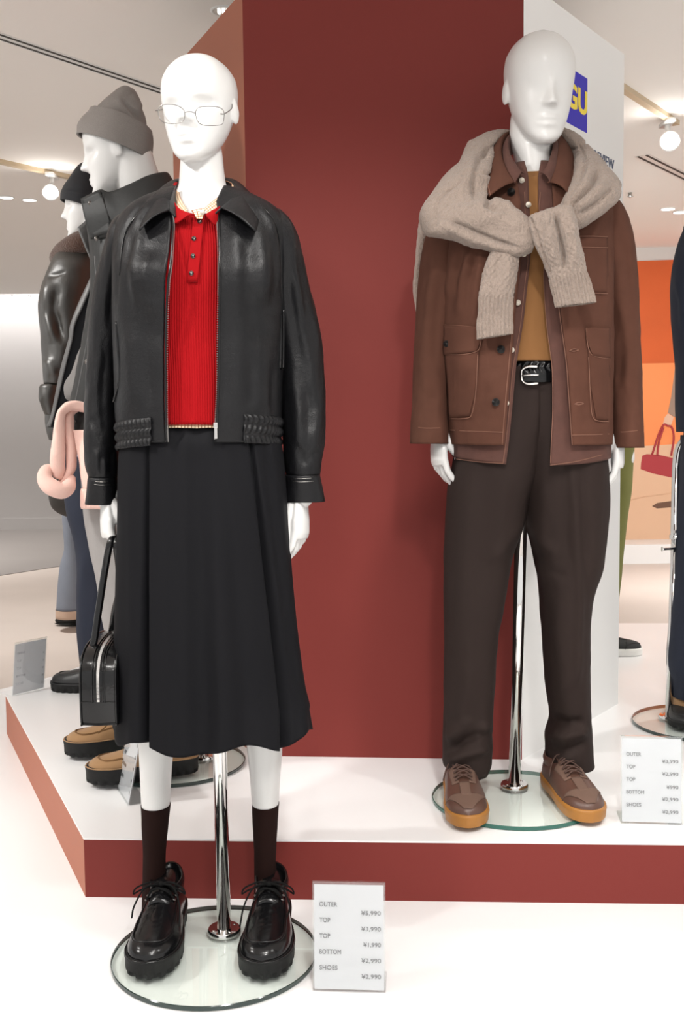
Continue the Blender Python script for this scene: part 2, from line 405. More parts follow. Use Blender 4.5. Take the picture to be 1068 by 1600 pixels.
# ---- display platform
P0 = PZ(130, 1299, PT); P0 = np.array([-.588, 2.305, 0]); P1 = PZ(8.5, 1086, PT); P2 = PZ(112, 1046, PT)
e = (P2-P1); P3 = P1+e*2.0; PR = np.array([1.95, 2.305-.053*(1.95+.588), 0])
poly = [(P0[0], P0[1]), (PR[0], PR[1]), (2.5, 3.4), (2.0, 4.75), (P3[0]+.2, P3[1]+.55), (P3[0], P3[1]), (P1[0], P1[1])]
plat = thing('display_platform', 'low white-topped display platform with maroon front and terracotta side', 'platform', (.6, 3.2, 0))
slab('top_panel', poly, PT-.004, PT, m_white, plat, label='glossy white top')
ctr = np.mean(poly, 0)
def side(name, a, b_, mat, **k):
    a = np.array(a); b_ = np.array(b_); t = (b_-a)/np.linalg.norm(b_-a); n = np.array([-t[1], t[0]])
    if n@(ctr-a) < 0: n = -n
    return slab(name, [a, b_, b_+n*.018-t*.012, a+n*.018+t*.012], 0, PT-.004, mat, plat, **k)
side('front_panel', poly[0], poly[1], m_maroon, label='maroon painted front')
side('side_panel', poly[6], poly[0], m_salmon, label='terracotta painted side')
for i in range(1, 6): side('side_panel', poly[i], poly[i+1], m_panelw if i < 3 else m_salmon)

# ---- display tower on the platform
A = PZ(400, 1181, PT); B = PZ(815, 1187, PT); C = PZ(965, 1099.5, PT)
vpd = np.array([(-229-534)/1650, 1.0, 0]); D = A+vpd*.62
TT = PY(971, 85, C[1])[2]
tower = thing('display_tower', 'tall display tower with maroon front, terracotta left side and white right side', 'display wall', ((A[0]+B[0])/2, 3.1, PT))
E2 = np.array([(C[0]+D[0])/2+.32, C[1]+.55, 0]); F2 = np.array([(C[0]+D[0])/2-.32, D[1]+.55, 0])
tp = [A[:2], B[:2], C[:2], E2[:2], F2[:2], D[:2]]; tc_ = np.mean(tp, 0)
def tside(name, a, b_, mat, **k):
    a = np.array(a); b_ = np.array(b_); t = (b_-a)/np.linalg.norm(b_-a); n = np.array([-t[1], t[0]])
    if n@(tc_-a) < 0: n = -n
    return slab(name, [a, b_, b_+n*.02-t*.012, a+n*.02+t*.012], PT, TT, mat, tower, **k)
tside('front_panel', tp[0], tp[1], m_maroon, label='maroon painted front')
tside('left_panel', tp[5], tp[0], m_salmon, label='terracotta painted side')
tside('right_panel', tp[1], tp[2], m_panelw, label='white painted side with a blue square emblem')
for i in (2, 3, 4): tside('back_panel', tp[i], tp[i+1], m_panelw)
slab('top_cap', [p*.96+tc_*.04 for p in tp], TT-.02, TT-.004, m_panelw, tower)
# emblem and lettering on the white side
rx = C-B; rx[2] = 0; rx /= np.linalg.norm(rx); rn = np.array([rx[1], -rx[0], 0])
def onR(px, py, off=.0): p = PPL(px, py, B, rn); return p+rn*off
m_blue = MAT('blue_emblem', srgb(46, 32, 186), .6); m_yel = MAT('yellow_print', srgb(250, 225, 70), .5); m_ink = MAT('navy_ink', srgb(70, 80, 110), .6)
def rquad(name, bl, tr, th, off, mat, parent):
    b = MB(); w = (tr-bl)@rx; h = tr[2]-bl[2]
    M = Matrix(((rx[0], rn[0], 0, bl[0]+rn[0]*off), (rx[1], rn[1], 0, bl[1]+rn[1]*off), (0, 0, 1, bl[2]), (0, 0, 0, 1)))
    b.box((0, 0, 0), (w, th, h), M); return mk(name, b, mat, parent, smooth=False)
bl = onR(883.2, 190); tr = onR(916.6, 123.4); sq = rquad('emblem_panel', bl, tr, .0015, 0, m_blue, tower); sq['label'] = 'blue square emblem with yellow letters'
def text_fit(s, p_bl, w, h, xd, nd, mat, parent, off=0.0, name='lettering', lift=.002, hfix=True):
    cu = bpy.data.curves.new('t', 'FONT'); cu.body = s; cu.size = 1; cu.extrude = .0006/max(h, 1e-3); cu.offset = off
    o = bpy.data.objects.new('t', cu); COL.objects.link(o); dg = bpy.context.evaluated_depsgraph_get(); dg.update()
    me = bpy.data.meshes.new_from_object(o.evaluated_get(dg)); bpy.data.objects.remove(o); bpy.data.curves.remove(cu)
    co = np.array([v.co for v in me.vertices]); lo = co.min(0); hi = co.max(0)
    sx = w/(hi[0]-lo[0]); sy = h/(hi[1]-lo[1])
    xd = np.array(xd); nd = np.array(nd); up = np.cross(nd, xd); up = up/np.linalg.norm(up); up = up if up[2] > 0 else -up
    X = p_bl+np.outer((co[:, 0]-lo[0])*sx, xd)+np.outer((co[:, 1]-lo[1])*sy, up)+np.outer(co[:, 2]*sy+lift, nd)-LOC[root_of(parent)]
    me.vertices.foreach_set('co', X.ravel()); me.materials.clear(); me.name = name
    return mk(name, me, mat, parent)
g_bl = onR(884.5, 165); g_r = onR(915.6, 178)
text_fit('GU', np.array([g_bl[0], g_bl[1], bl[2]+(tr[2]-bl[2])*.29]), (g_r-g_bl)@rx, (tr[2]-bl[2])*.46, rx, rn, m_yel, tower, off=.032, name='emblem_lettering')
t_bl = onR(922, 252); t_r = onR(958.5, 265.5); t_top = onR(958.5, 250.5)
text_fit('PREVIEW', np.array([t_bl[0], t_bl[1], t_r[2]]), (t_r-t_bl)@rx, t_top[2]-t_r[2], rx, rn, m_ink, tower, name='wall_lettering', lift=.0008)

# ---- printed poster on the far right wall
poster = thing('wall_poster', 'large orange and beige poster on the far right wall', 'poster', (2.6, 8.25, .9))
m_or1 = MAT('deep_orange_print', srgb(214, 98, 44), .7, var=(3, .12)); m_or2 = MAT('bright_orange_print', srgb(252, 152, 92), .7, var=(2, .04))
m_bei = MAT('beige_print', srgb(230, 190, 158), .7, var=(2, .04)); m_redp = MAT('red_bag_print', srgb(176, 60, 66), .7); m_tanp = MAT('skin_print', srgb(232, 190, 165), .7)
m_grp = MAT('taupe_print', srgb(160, 135, 120), .7); m_brp = MAT('brown_print', srgb(112, 82, 66), .7)
YW = 8.255
def pprint(name, pts, mat, off, th=.003):
    Q = np.array([PY(x, y, YW-off) for x, y in pts]); b = MB(); n = len(Q); k = b.verts(np.vstack([Q, Q+[0, th, 0]]))
    b.face([k+i for i in range(n)]); b.face([k+n+i for i in range(n)][::-1])
    for i in range(n): j = (i+1) % n; b.face([k+j, k+i, k+n+i, k+n+j])
    return mk(name, b, mat, poster, smooth=False)
XE = 1300
pprint('upper_field', [(880, 412), (XE, 397), (XE, 563), (880, 570)], m_or1, .004)
pprint('middle_field', [(880, 570), (XE, 563), (XE, 680), (880, 704)], m_or2, .004)
pprint('lower_field', [(880, 704), (XE, 680), (XE, 852), (880, 849)], m_bei, .004)
pprint('printed_handbag', [(1003, 712), (1010, 709.5), (1030, 711), (1062, 718), (1068, 728), (1066, 748), (1050, 746.5), (1020, 740), (1000.5, 733), (1001, 724)], m_redp, .006)
pprint('printed_sleeve', [(1056, 560), (1062, 590), (1062, 655), (1050, 650), (1043, 645), (1048, 620)], m_grp, .006)
pprint('printed_hand', [(1043, 646), (1052, 652), (1048, 664), (1041, 666), (1035, 663), (1038, 652)], m_tanp, .0065)
pprint('printed_shoe', [(1018, 791), (1026, 786), (1040, 784), (1060, 781), (1060, 792), (1045, 793), (1026, 794.5)], m_brp, .006)
for P_ in ([(1018, 711), (1028, 680), (1036, 664), (1041, 664)], [(1026, 712), (1029, 690), (1036, 668)], [(1041, 665), (1049, 668), (1052, 685), (1048, 712)]):
    Q = catmull([PY(x, y, YW-.008) for x, y in P_], 14); b = MB(); b.tube(Q, .008, 6); mk('printed_strap', b, m_redp, poster)
b = MB(); b.tube(catmull([PY(x, y, YW-.006) for x, y in [(985, 781), (1005, 776), (1030, 773), (1060, 768)]], 12), .004, 5); mk('printed_crease', b, m_bei, poster)

# ---- ceiling fittings
m_metalw = MAT('white_enamel', (.8, .79, .77), .4); m_lampglow = EMIT('lamp_glow', (1, .97, .92), 30); m_downglow = EMIT('downlight_glow', (1, .96, .9), 3)
m_slot = MAT('slot_shadow', (.05, .045, .04), .7); m_alu = MAT('brushed_aluminium', (.6, .58, .55), .35, .9)
def cz(px, py, z=CEIL): return PZ(px, py, z)
def slot(label, a, b_, gap, group=None):
    a = cz(*a); b_ = cz(*b_); t = (b_-a)/np.linalg.norm(b_-a); n = np.array([-t[1], t[0], 0])
    r = thing('slot_diffuser', label, 'air vent', (a+b_)/2, group)
    def strip(nm, o, w, h, mt):
        q = MB(); q.prism([(a+n*(o-w))[:2], (b_+n*(o-w))[:2], (b_+n*(o+w))[:2], (a+n*(o+w))[:2]], CEIL-h, CEIL); mk(nm, q, mt, r, smooth=False)
    strip('frame', 0, gap*1.9, .002, m_metalw)
    for s_ in (-1, 1): strip('slot', s_*gap, gap*.32, .0035, m_slot)
slot('long double-slot air vent in ceiling above the grey beanie', (-40, 43), (300, 158), .017)
slot('short double-slot air vent in ceiling near the right spotlight', (1003, 243), (1110, 296), .022)
def track(label, a, b_):
    a = cz(*a); b_ = cz(*b_); t = (b_-a)/np.linalg.norm(b_-a); n = np.array([-t[1], t[0], 0]); q = MB()
    q.prism([(a-n*.016)[:2], (b_-n*.016)[:2], (b_+n*.016)[:2], (a+n*.016)[:2]], CEIL-.02, CEIL)
    mk('lighting_track', q, MAT('track_paint', srgb(200, 180, 150), .5), None, smooth=False, label=label, cat='lighting track')
track('ceiling lighting track running behind the white tower side', (940, 112), (1056, 189))
track('ceiling lighting track above the left spotlight', (-60, 236), (118, 276))
def spotlamp(label, px, py, Y, dia):
    c = PY(px, py, Y); d = CAM-c; d[2] -= .5; d /= np.linalg.norm(d)
    r = thing('spotlight', label, 'spotlight', (c[0], c[1], CEIL), 'track spotlights')
    q = MB(); q.tube([c-d*.13, c-d*.1, c-d*.01, c], [dia*.3, dia*.5, dia*.56, dia*.56], 20); mk('housing', q, m_metalw, r)
    q = MB(); q.ellipsoid(c+d*.004, (dia*.52, dia*.52, dia*.4), n=20, m=12); mk('lamp', q, m_lampglow, r, label='glowing white lamp')
    q = MB(); q.tube([c-d*.06+[0, 0, .02], [c[0], c[1]+.04, CEIL-.05], [c[0], c[1]+.04, CEIL-.015]], .012, 10); q.box((c[0]-.02, c[1]-.02, CEIL-.035), (c[0]+.02, c[1]+.1, CEIL-.018)); mk('bracket', q, m_metalw, r)
spotlamp('lit round track spotlight at the right edge of the ceiling', 1046, 221, 4.75, .078)
spotlamp('lit round track spotlight beside the black knit hat', 79, 301, 5.6, .075)
def downlight(label, px, py, dia, on=False, group='recessed downlights'):
    c = cz(px, py); r = thing('downlight', label, 'ceiling light', c, group)
    q = MB(); th = np.arange(25)*2*math.pi/24
    G = np.array([[[c[0]+math.cos(t)*dia*k, c[1]+math.sin(t)*dia*k, CEIL-h] for t in th[:-1]] for k, h in ((.5, 0), (.5, .004), (.44, .006), (.4, .003))]); q.grid(G, True); mk('trim_ring', q, m_metalw, r)
    q = MB(); G = np.array([[[c[0]+math.cos(t)*dia*k, c[1]+math.sin(t)*dia*k, CEIL-.004+h] for t in th[:-1]] for k, h in ((.41, -.001), (.3, .0005), (.05, .001))]); q.grid(G, True, cap1=True); mk('reflector', q, m_downglow if on else m_alu, r)
    if not on:
        q = MB()
        for k in range(3): q.ellipsoid((c[0]+(k-1)*dia*.17, c[1], CEIL-.006), (dia*.06, dia*.2, .005), n=10, m=6)
        mk('lamp', q, m_downglow, r)
downlight('recessed chrome downlight above the terracotta tower side', 349, 16, .085)
downlight('small lit downlight far off at left, nearer of the faint pair', 10, 308, .09, True)
downlight('small lit downlight far off at left, second of the faint pair', 46, 312, .09, True)
downlight('small lit downlight far right, left one of the pair', 1043, 326, .1, True)
downlight('small lit downlight far right, at the frame edge', 1062, 331, .1, True)
downlight('small lit downlight far off by the grey wall', 33, 462, .2, True)
c = cz(984, 301); q = MB(); q.tube([c, c-[0, 0, .02], c-[0, 0, .022], c-[0, 0, .03]], [.012, .012, .02, .004], 12)
mk('sprinkler_head', q, m_alu, label='small sprinkler head on the ceiling right of the tower', cat='sprinkler')

# ---- price signs in acrylic holders
m_acryl = THIN('clear_acrylic', (.97, .98, .98)); 
def paper():
    q = NT('white_card'); q.b.inputs['Base Color'].default_value = (.82, .82, .84, 1); q.b.inputs['Roughness'].default_value = .6
    tl = q.node('ShaderNodeBsdfTranslucent'); tl.inputs[0].default_value = (.85, .85, .88, 1); mx = q.node('ShaderNodeMixShader'); mx.inputs[0].default_value = .35
    q.link(q.b.outputs[0], mx.inputs[1]); q.link(tl.outputs[0], mx.inputs[2]); q.link(mx.outputs[0], q.out.inputs[0]); return q.m
m_card = paper(); m_txt = MAT('grey_ink', (.16, .16, .17), .6)
def price_sign(label, BL, BR, h, lean, rows, ink=None, foot=.075):
    BL = np.array(BL, float); BR = np.array(BR, float); xd = BR-BL; w = np.linalg.norm(xd); xd /= w
    out = np.array([xd[1], -xd[0], 0]); up = np.array([0, 0, 1.])*math.cos(lean)-out*math.sin(lean); nd = np.cross(xd, up); nd /= np.linalg.norm(nd)
    if nd@out < 0: nd = -nd
    r = thing('price_sign', label, 'price sign', (BL+BR)/2, 'price signs')
    def Mx(o): return Matrix(((xd[0], nd[0], up[0], o[0]), (xd[1], nd[1], up[1], o[1]), (xd[2], nd[2], up[2], o[2]), (0, 0, 0, 1)))
    q = MB(); q.box((0, .0016, .003), (w, .0031, h), Mx(BL)); q.box((0, -.0031, .003), (w, -.0016, h), Mx(BL)); q.box((0, -.0031, h), (w, .0031, h+.0015), Mx(BL))
    q.box((0, -foot, 0), (w, .003, .002), Matrix(((xd[0], out[0], 0, BL[0]), (xd[1], out[1], 0, BL[1]), (0, 0, 1, BL[2]), (0, 0, 0, 1))))
    mk('acrylic_holder', q, m_acryl, r, smooth=False, label='clear acrylic holder')
    q = MB(); q.box((.003, -.0004, .004), (w-.003, .0004, h-.005), Mx(BL)); mk('price_card', q, m_card, r, smooth=False)
    th = h*.041
    for s_, x, y, al in rows:
        wch = sum(.45 if c in ',1I' else 1.0 for c in s_)*th*.80
        x0 = x*w if al == 'L' else x*w-wch
        text_fit(s_, BL+xd*x0+up*(y*h), wch, th*(1.12 if ',' in s_ else 1), xd, nd, ink or m_txt, r, lift=.0006, name='lettering')
    return r
def prices(P_):
    out = []
    for i, (a, b_) in enumerate(zip(('OUTER', 'TOP', 'TOP', 'BOTTOM', 'SHOES'), P_)):
        out += [(a, .095, .775-.1445*i, 'L'), (b_, .935, .695-.1445*i, 'R')]
    return out
a = PZ(488.5, 1548, .001); b_ = PZ(602.5, 1551, .001)
price_sign('white price card reading 5,990 on the floor beside the black chunky shoes', a, b_, .203, .10, prices(('¥5,990', '¥3,990', '¥1,990', '¥2,990', '¥2,990')))
a = PZ(969, 1286, PT+.001); b_ = PZ(1065.5, 1289, PT+.001)
price_sign('white price card on the platform beside the brown gum-soled sneakers', a, b_, .2, .08, prices(('¥3,990', '¥2,990', '¥990', '¥2,990', '¥2,990')))
a = PZ(18.5, 1088, PT+.001); b_ = PZ(69, 1075.5, PT+.001)
price_sign('pale price sign at the far left platform corner', a, b_, .19, -.14, prices(('¥',)*5), MAT('faint_grey_ink', (.55, .55, .58), .6))
a = PZ(183, 1231, PT+.001); b_ = PZ(201, 1259, PT+.001)
price_sign('edge-on price sign leaning in front of the tan suede shoes', a, b_, .2, .2, prices(('¥',)*5), None, .045)
# ================================================================ figure tools
m_man = MAT('white_mannequin_gloss', (.71, .705, .695), .34, Coat_Weight=.3, Coat_Roughness=.15)
m_leather = MAT('black_leather', (.005, .005, .006), .42, bumps=[('voronoi', 330, .3, .0012), ('noise', 110, .28, .003)], rvar=(14, .06), Specular_IOR_Level=.30)
m_leather2 = MAT('black_shoe_leather', (.005, .005, .0055), .2, bumps=[('noise', 500, .06, .001)], Specular_IOR_Level=.42)
m_patent = MAT('glossy_black_leather', (.004, .004, .0045), .16, bumps=[('noise', 30, .25, .006)], Specular_IOR_Level=.45)
m_rubber = MAT('black_rubber', (.012, .012, .012), .6, Specular_IOR_Level=.25, bumps=[('noise', 300, .2, .001)])
m_red = MAT('red_rib_knit', (.30, .002, .0045), .85, bumps=[('noise', 700, .25, .001)], Specular_IOR_Level=.15)
m_skirt = MAT('black_skirt_cloth', (.006, .006, .0075), .7, bumps=[('noise', 900, .2, .0008)], Specular_IOR_Level=.12)
m_sock = MAT('dark_brown_rib_knit', (.020, .0085, .007), .9, Specular_IOR_Level=.1, bumps=[('wave', (900, 1, 1), .5, .0015, 'UV'), ('noise', 800, .2, .001)])
m_brown = MAT('brown_cotton', srgb(86, 56, 45), .9, bumps=[('diag', (1400, 1400, 1400), .12, .0006, 'UV'), ('noise', 600, .15, .001), ('noise', 40, .25, .004)], var=(22, .16), Specular_IOR_Level=.15)
m_brown2 = MAT('faded_brown_denim', srgb(82, 52, 44), .9, bumps=[('noise', 600, .2, .001), ('noise', 60, .3, .004)], var=(40, .22))
m_seam = MAT('tan_stitching', srgb(128, 90, 74), .9)
m_trou = MAT('dark_brown_trouser_cloth', srgb(42, 32, 29), .8, bumps=[('noise', 900, .15, .0008), ('noise', 12, .15, .01)], Specular_IOR_Level=.2)
m_must = MAT('mustard_cotton', srgb(140, 96, 54), .9, bumps=[('noise', 900, .2, .001), ('noise', 14, .3, .008)])
m_wool = MAT('oatmeal_wool', srgb(152, 136, 125), .95, bumps=[('noise', 420, .9, .003), ('cells', (170, 170, 100), .8, .003), ('noise', 1300, .4, .001)], var=(420, .28), Sheen_Weight=.2)
m_chrome = MAT('chrome', (.78, .77, .76), .06, 1.0)
m_silver = MAT('silver_metal', (.7, .68, .66), .2, 1.0)
m_gun = MAT('gunmetal', (.25, .24, .23), .3, 1.0)
m_disc = THIN('clear_disc_glass', (.93, .97, .94), .05); m_edge = MAT('green_glass_edge', (.01, .10, .075), .08, Specular_IOR_Level=.8)
m_edgek = MAT('dark_glass_edge', (.012, .03, .026), .1, Specular_IOR_Level=.8)
m_lens = THIN('clear_lens', (.985, .99, .99), .03)
m_blacklace = MAT('black_lace', (.007, .007, .007), .85, Specular_IOR_Level=.12)
m_blackp = MAT('black_plastic', (.012, .011, .011), .3); m_pearl = MAT('pearl_button', (.75, .68, .58), .25)
def plaid():
    q = NT('tattersall_check'); tc = q.node('ShaderNodeTexCoord'); sp = q.node('ShaderNodeSeparateXYZ'); q.link(tc.outputs['UV'], sp.inputs[0])
    def line(o, per, w, ph=0):
        a = q.node('ShaderNodeMath', operation='MULTIPLY_ADD'); q.link(o, a.inputs[0]); a.inputs[1].default_value = 1/per; a.inputs[2].default_value = ph
        f = q.node('ShaderNodeMath', operation='FRACT'); q.link(a.outputs[0], f.inputs[0])
        l = q.node('ShaderNodeMath', operation='LESS_THAN'); q.link(f.outputs[0], l.inputs[0]); l.inputs[1].default_value = w; return l.outputs[0]
    m1 = q.node('ShaderNodeMath', operation='MAXIMUM'); q.link(line(sp.outputs[0], .0062, .26), m1.inputs[0]); q.link(line(sp.outputs[1], .0062, .24), m1.inputs[1])
    mx = q.node('ShaderNodeMix', data_type='RGBA'); q.link(m1.outputs[0], mx.inputs[0]); mx.inputs[6].default_value = c4(srgb(238, 218, 186)); mx.inputs[7].default_value = c4(srgb(150, 92, 58))
    q.link(mx.outputs[2], q.b.inputs['Base Color']); q.b.inputs['Roughness'].default_value = .9; return q.m
m_plaid = plaid()

HP = np.array([(0, .085, .385, -.20), (.03, .135, .41, -.10), (.08, .19, .42, .0), (.15, .235, .415, .12), (.25, .28, .41, .23), (.35, .31, .405, .32),
               (.45, .333, .40, .40), (.55, .35, .405, .45), (.65, .357, .41, .47), (.75, .345, .395, .46), (.85, .295, .34, .40), (.92, .225, .26, .31), (.97, .14, .165, .2), (1.0, .02, .03, .05)])
def head(mb, c, hh, yaw, pitch=0, roll=0, ws=1.0, feat=1.0, eye=1.0, lips=1.0, nosew=1.0, ears=(1, 1), ls=1.0):
    R = Matrix.Rotation(yaw, 3, 'Z') @ Matrix.Rotation(pitch, 3, 'X') @ Matrix.Rotation(roll, 3, 'Y')
    m, n = 84, 96; z = np.linspace(0, 1, m)**1.0; z = .5-.5*np.cos(math.pi*z)*.98-.0; z = (z-z[0])/(z[-1]-z[0])
    Q = pchip(HP[:, 0], HP[:, 1:], z); th = np.arange(n)*2*math.pi/n
    X = np.zeros((m, n)); F = np.zeros((m, n)); Z = np.tile(z[:, None], (1, n))
    for i in range(m):
        w, f, b = Q[i]; mid = (f-b)/2; half = (f+b)/2; e = 2.25
        c_, s_ = np.cos(th), np.sin(th)
        X[i] = w*ws*np.sign(c_)*np.abs(c_)**(2/e); 
        F[i] = mid+half*np.sign(s_)*np.abs(s_)**(2/e)
    front = np.clip(np.sin(th)*3, 0, 1)[None]
    g = lambda x0, z0, sx, sz, a: a*np.exp(-((X-x0)/sx)**2-((Z-z0)/sz)**2)
    nz = np.where(Z > .345, np.interp(Z, [.345, .37, .45, .56, .62], [.11, .12, .07, .014, 0]), np.interp(Z, [.29, .325, .345], [0, .04, .11]))
    nw = np.interp(Z, [.3, .36, .46, .6], [.062, .058, .036, .045])*nosew
    D = nz*np.exp(-(X/nw)**2)
    D += eye*sum(g(s*.155, .495, .09, .055, -.07)+g(s*.16, .575, .12, .04, .012) for s in (-1, 1))
    D += sum(g(s*.2, .36, .09, .09, .016)+g(s*.05, .35, .03, .025, .02) for s in (-1, 1))
    D += lips*(g(0, .222, .085, .02, .03)+g(0, .168, .075, .024, .034)+g(0, .197, .10, .008, -.016)+g(0, .115, .1, .026, -.014))+g(0, .05, .09, .05, .022)
    F = F*ls+D*front*feat
    V = np.stack([X*hh, -F*hh, (Z-.5)*hh], -1); V = V.reshape(-1, 3)@np.array(R).T+np.array(c)
    mb.grid(V.reshape(m, n, 3), True, cap0=True, cap1=True)
    for s, on in zip((-1, 1), ears):
        if not on: continue
        p = np.array(R)@np.array([s*.345*ws*hh, .03*hh, -.035*hh])+np.array(c)
        mb.ellipsoid(p, (.026*hh, .075*hh, .12*hh), R @ Matrix.Rotation(s*-.22, 3, 'Z') @ Matrix.Rotation(.15, 3, 'X'), 14, 10)
    return R
def hand(mb, wrist, d, p, t, k=1.0, curl=(.35, .5, .35), thumb=(.8, .45, .3), spread=1.0, fore=.10):
    """wrist point, d to the fingertips, p palm normal, t thumb side"""
    w = np.array(wrist, float); d, p, t = [np.array(v, float)/np.linalg.norm(v) for v in (d, p, t)]
    p = p-d*(p@d); p /= np.linalg.norm(p); t = np.cross(d, p)*np.sign(np.cross(d, p)@t)
    mb.tube([w-d*fore*k, w-d*.03*k, w, w+d*.02*k, w+d*.05*k, w+d*.078*k, w+d*.09*k], np.array([.03, .027, .026, .031, .038, .039, .033])*k, 20, flat=(p, .42), round_end=False)
    offs = (.0305, .0105, -.0100, -.0295); lens = (.070, .078, .072, .056)
    for i in range(4):
        b = w+d*(.078-.004*abs(i-1.2))*k+t*offs[i]*k; P = [b-d*.02*k, b]; a = 0; dr = t*(offs[i]*3.0*spread)
        for s_, c in zip((.45, .31, .24), curl):
            a += c*(1+.10*i); v = d*math.cos(a)+p*math.sin(a)+dr; v /= np.linalg.norm(v); P.append(P[-1]+v*lens[i]*s_*k)
        mb.tube(P, np.array([.0085, .0090, .0080, .0074, .0064])*k, 12, round_end=True)
    b = w+d*.022*k+t*.016*k+p*.012*k; v = d*thumb[0]+t*thumb[1]+p*thumb[2]; v /= np.linalg.norm(v); v2 = v*.45+d*.9-p*.1; v2 /= np.linalg.norm(v2)
    mb.tube([b-v*.014*k, b+v*.022*k, b+v*.054*k, b+v*.054*k+v2*.042*k, b+v*.054*k+v2*.074*k], np.array([.013, .0145, .0115, .0105, .008])*k, 12, round_end=True)
def disc_stand(label, cx, cy, r, z, pole, top, edge, group='mannequin stands', pr=.0145, flange=.034):
    s = thing('mannequin_stand', label, 'stand', (cx, cy, z), group)
    th = np.arange(72)*2*math.pi/72; q = MB(); rr = [(r-.0015, 0), (r, .0015), (r, .0085), (r-.0015, .01)]
    G = np.array([[[cx+math.cos(t)*a, cy+math.sin(t)*a, z+.0005+h] for t in th] for a, h in rr])
    q.grid(G, True, mi=1); q.face([q.verts([[cx+math.cos(t)*(r-.0015), cy+math.sin(t)*(r-.0015), z+.0105]])for t in th], None, 0)
    mk('glass_base', q, [m_disc, edge], s, angle=40)
    px_, py_ = pole; zb = z+.0105
    q = MB(); q.tube([[px_, py_, zb+h] for h in (.0, .006, .009, .010)], [flange*1.02, flange*1.02, flange*.95, pr], 40); mk('pole_flange', q, m_chrome, s, angle=40)
    q = MB(); q.tube([[px_, py_, zb+.009], [px_+top[0], py_+top[1], zb+top[2]]], pr, 32); mk('pole', q, m_chrome, s)
    for k in range(4):
        q = MB(); a = k*math.pi/2+.6; q.tube([[px_+math.cos(a)*flange*.72, py_+math.sin(a)*flange*.72, zb+.008+h] for h in (0, .0022)], .0035, 10)
        mk('flange_screw', q, m_silver, s)
    return s
def button(name, c, n, r, mat, parent, rim=True, **k):
    c = np.array(c, float); n = np.array(n, float); n /= np.linalg.norm(n); q = MB()
    q.tube([c, c+n*.0015, c+n*.0028, c+n*.003, c+n*.0022, c+n*.002], [r*.95, r, r*.95, r*.8, r*.66, r*.05] if rim else [r, r, r*.9, r*.6, r*.3, r*.05], 18)
    a = np.cross(n, [0, 0, 1.]); a /= np.linalg.norm(a); b_ = np.cross(n, a)
    return mk(name, q, mat, parent, **k)
class Surf:
    """finds the front surface depth of grids at a pixel, so trims sit on the cloth"""
    def __init__(s, *Gs):
        s.P = np.vstack([G.reshape(-1, 3) for G in Gs]); s.x, s.y = proj(s.P)
    def at(s, px, py, off=.002, rad=9):
        d = np.hypot(s.x-px, s.y-py); k = d < rad
        if not k.any(): k = d < d.min()+4
        Y = s.P[k, 1]; f = Y < Y.min()+.05; dd = d[k][f]+.5; Yv = (Y[f]/dd).sum()/(1/dd).sum()
        return PY(px, py, Yv-off)
def on(S, pts, off=.002, n=None, rad=9):
    P_ = np.array(pts, float)
    if n: P_ = catmull(P_, n)
    return np.array([S.at(x, y, off, rad) for x, y in P_])
def stitch(name, S, lines, parent, mat, r=.0011, off=.001, n=14, kind=None, **k):
    q = MB()
    for L in lines:
        q.tube(on(S, L, off, n if len(L) > 2 else 10), r, 5)
    return mk(name, q, mat, parent, kind=kind, **k)
def patch(name, S, outline, mat, parent, off=.003, th=.0015, n=10, m=10, **k):
    """four-sided cloth patch (tl, tr, br, bl or two edges) lying on a surface"""
    L, R_ = outline; L = catmull(np.array(L, float), m); R_ = catmull(np.array(R_, float), m); q = MB()
    G = np.array([[S.at(*(L[i]*(1-u)+R_[i]*u), off) for u in np.linspace(0, 1, n)] for i in range(m)])
    w = np.linalg.norm(np.diff(G.mean(0), axis=0), axis=1); U = np.tile(np.append(np.concatenate([[0], np.cumsum(w)]), 0), (m, 1))
    h = np.linalg.norm(np.diff(G.mean(1), axis=0), axis=1); V = np.tile(np.concatenate([[0], np.cumsum(h)])[:, None], (1, n+1))
    q.grid(G, False, U, V); return mk(name, q, mat, parent, solid=th, offset=0, **k)
# ---------------------------------------------------------------- shoes (built in local space: x heel to toe, y sideways, z up)
def shoe_upper(L, prof, m=44, n=36, e=2.4):
    """prof rows (x, halfwidth, height, zbase, centre y)"""
    P_ = np.array(prof, float); x = L*(.5-.5*np.cos(math.pi*np.linspace(0, 1, m))); x = np.clip(x, P_[0, 0], P_[-1, 0]); Q = pchip(P_[:, 0], P_[:, 1:], x)
    ph = np.linspace(0, math.pi, n); G = np.zeros((m, n, 3))
    for i in range(m):
        w, h, zb, cy = Q[i]; c, s_ = np.cos(ph), np.sin(ph)
        G[i, :, 0] = x[i]; G[i, :, 1] = cy+w*np.sign(c)*np.abs(c)**(2/e); G[i, :, 2] = zb+(h-zb)*np.abs(s_)**(2/(e*.9))
    return G
def sole_outline(L, prof, k=48):
    P_ = np.array(prof, float); t = np.linspace(0, 1, k); x = L*(.5-.5*np.cos(math.pi*t)); Q = pchip(P_[:, 0]/P_[-1, 0]*L, P_[:, 1:], x)
    a = np.stack([x, Q[:, 1]+Q[:, 0]], 1); b = np.stack([x, Q[:, 1]-Q[:, 0]], 1)
    return np.vstack([a, b[::-1][1:-1]])
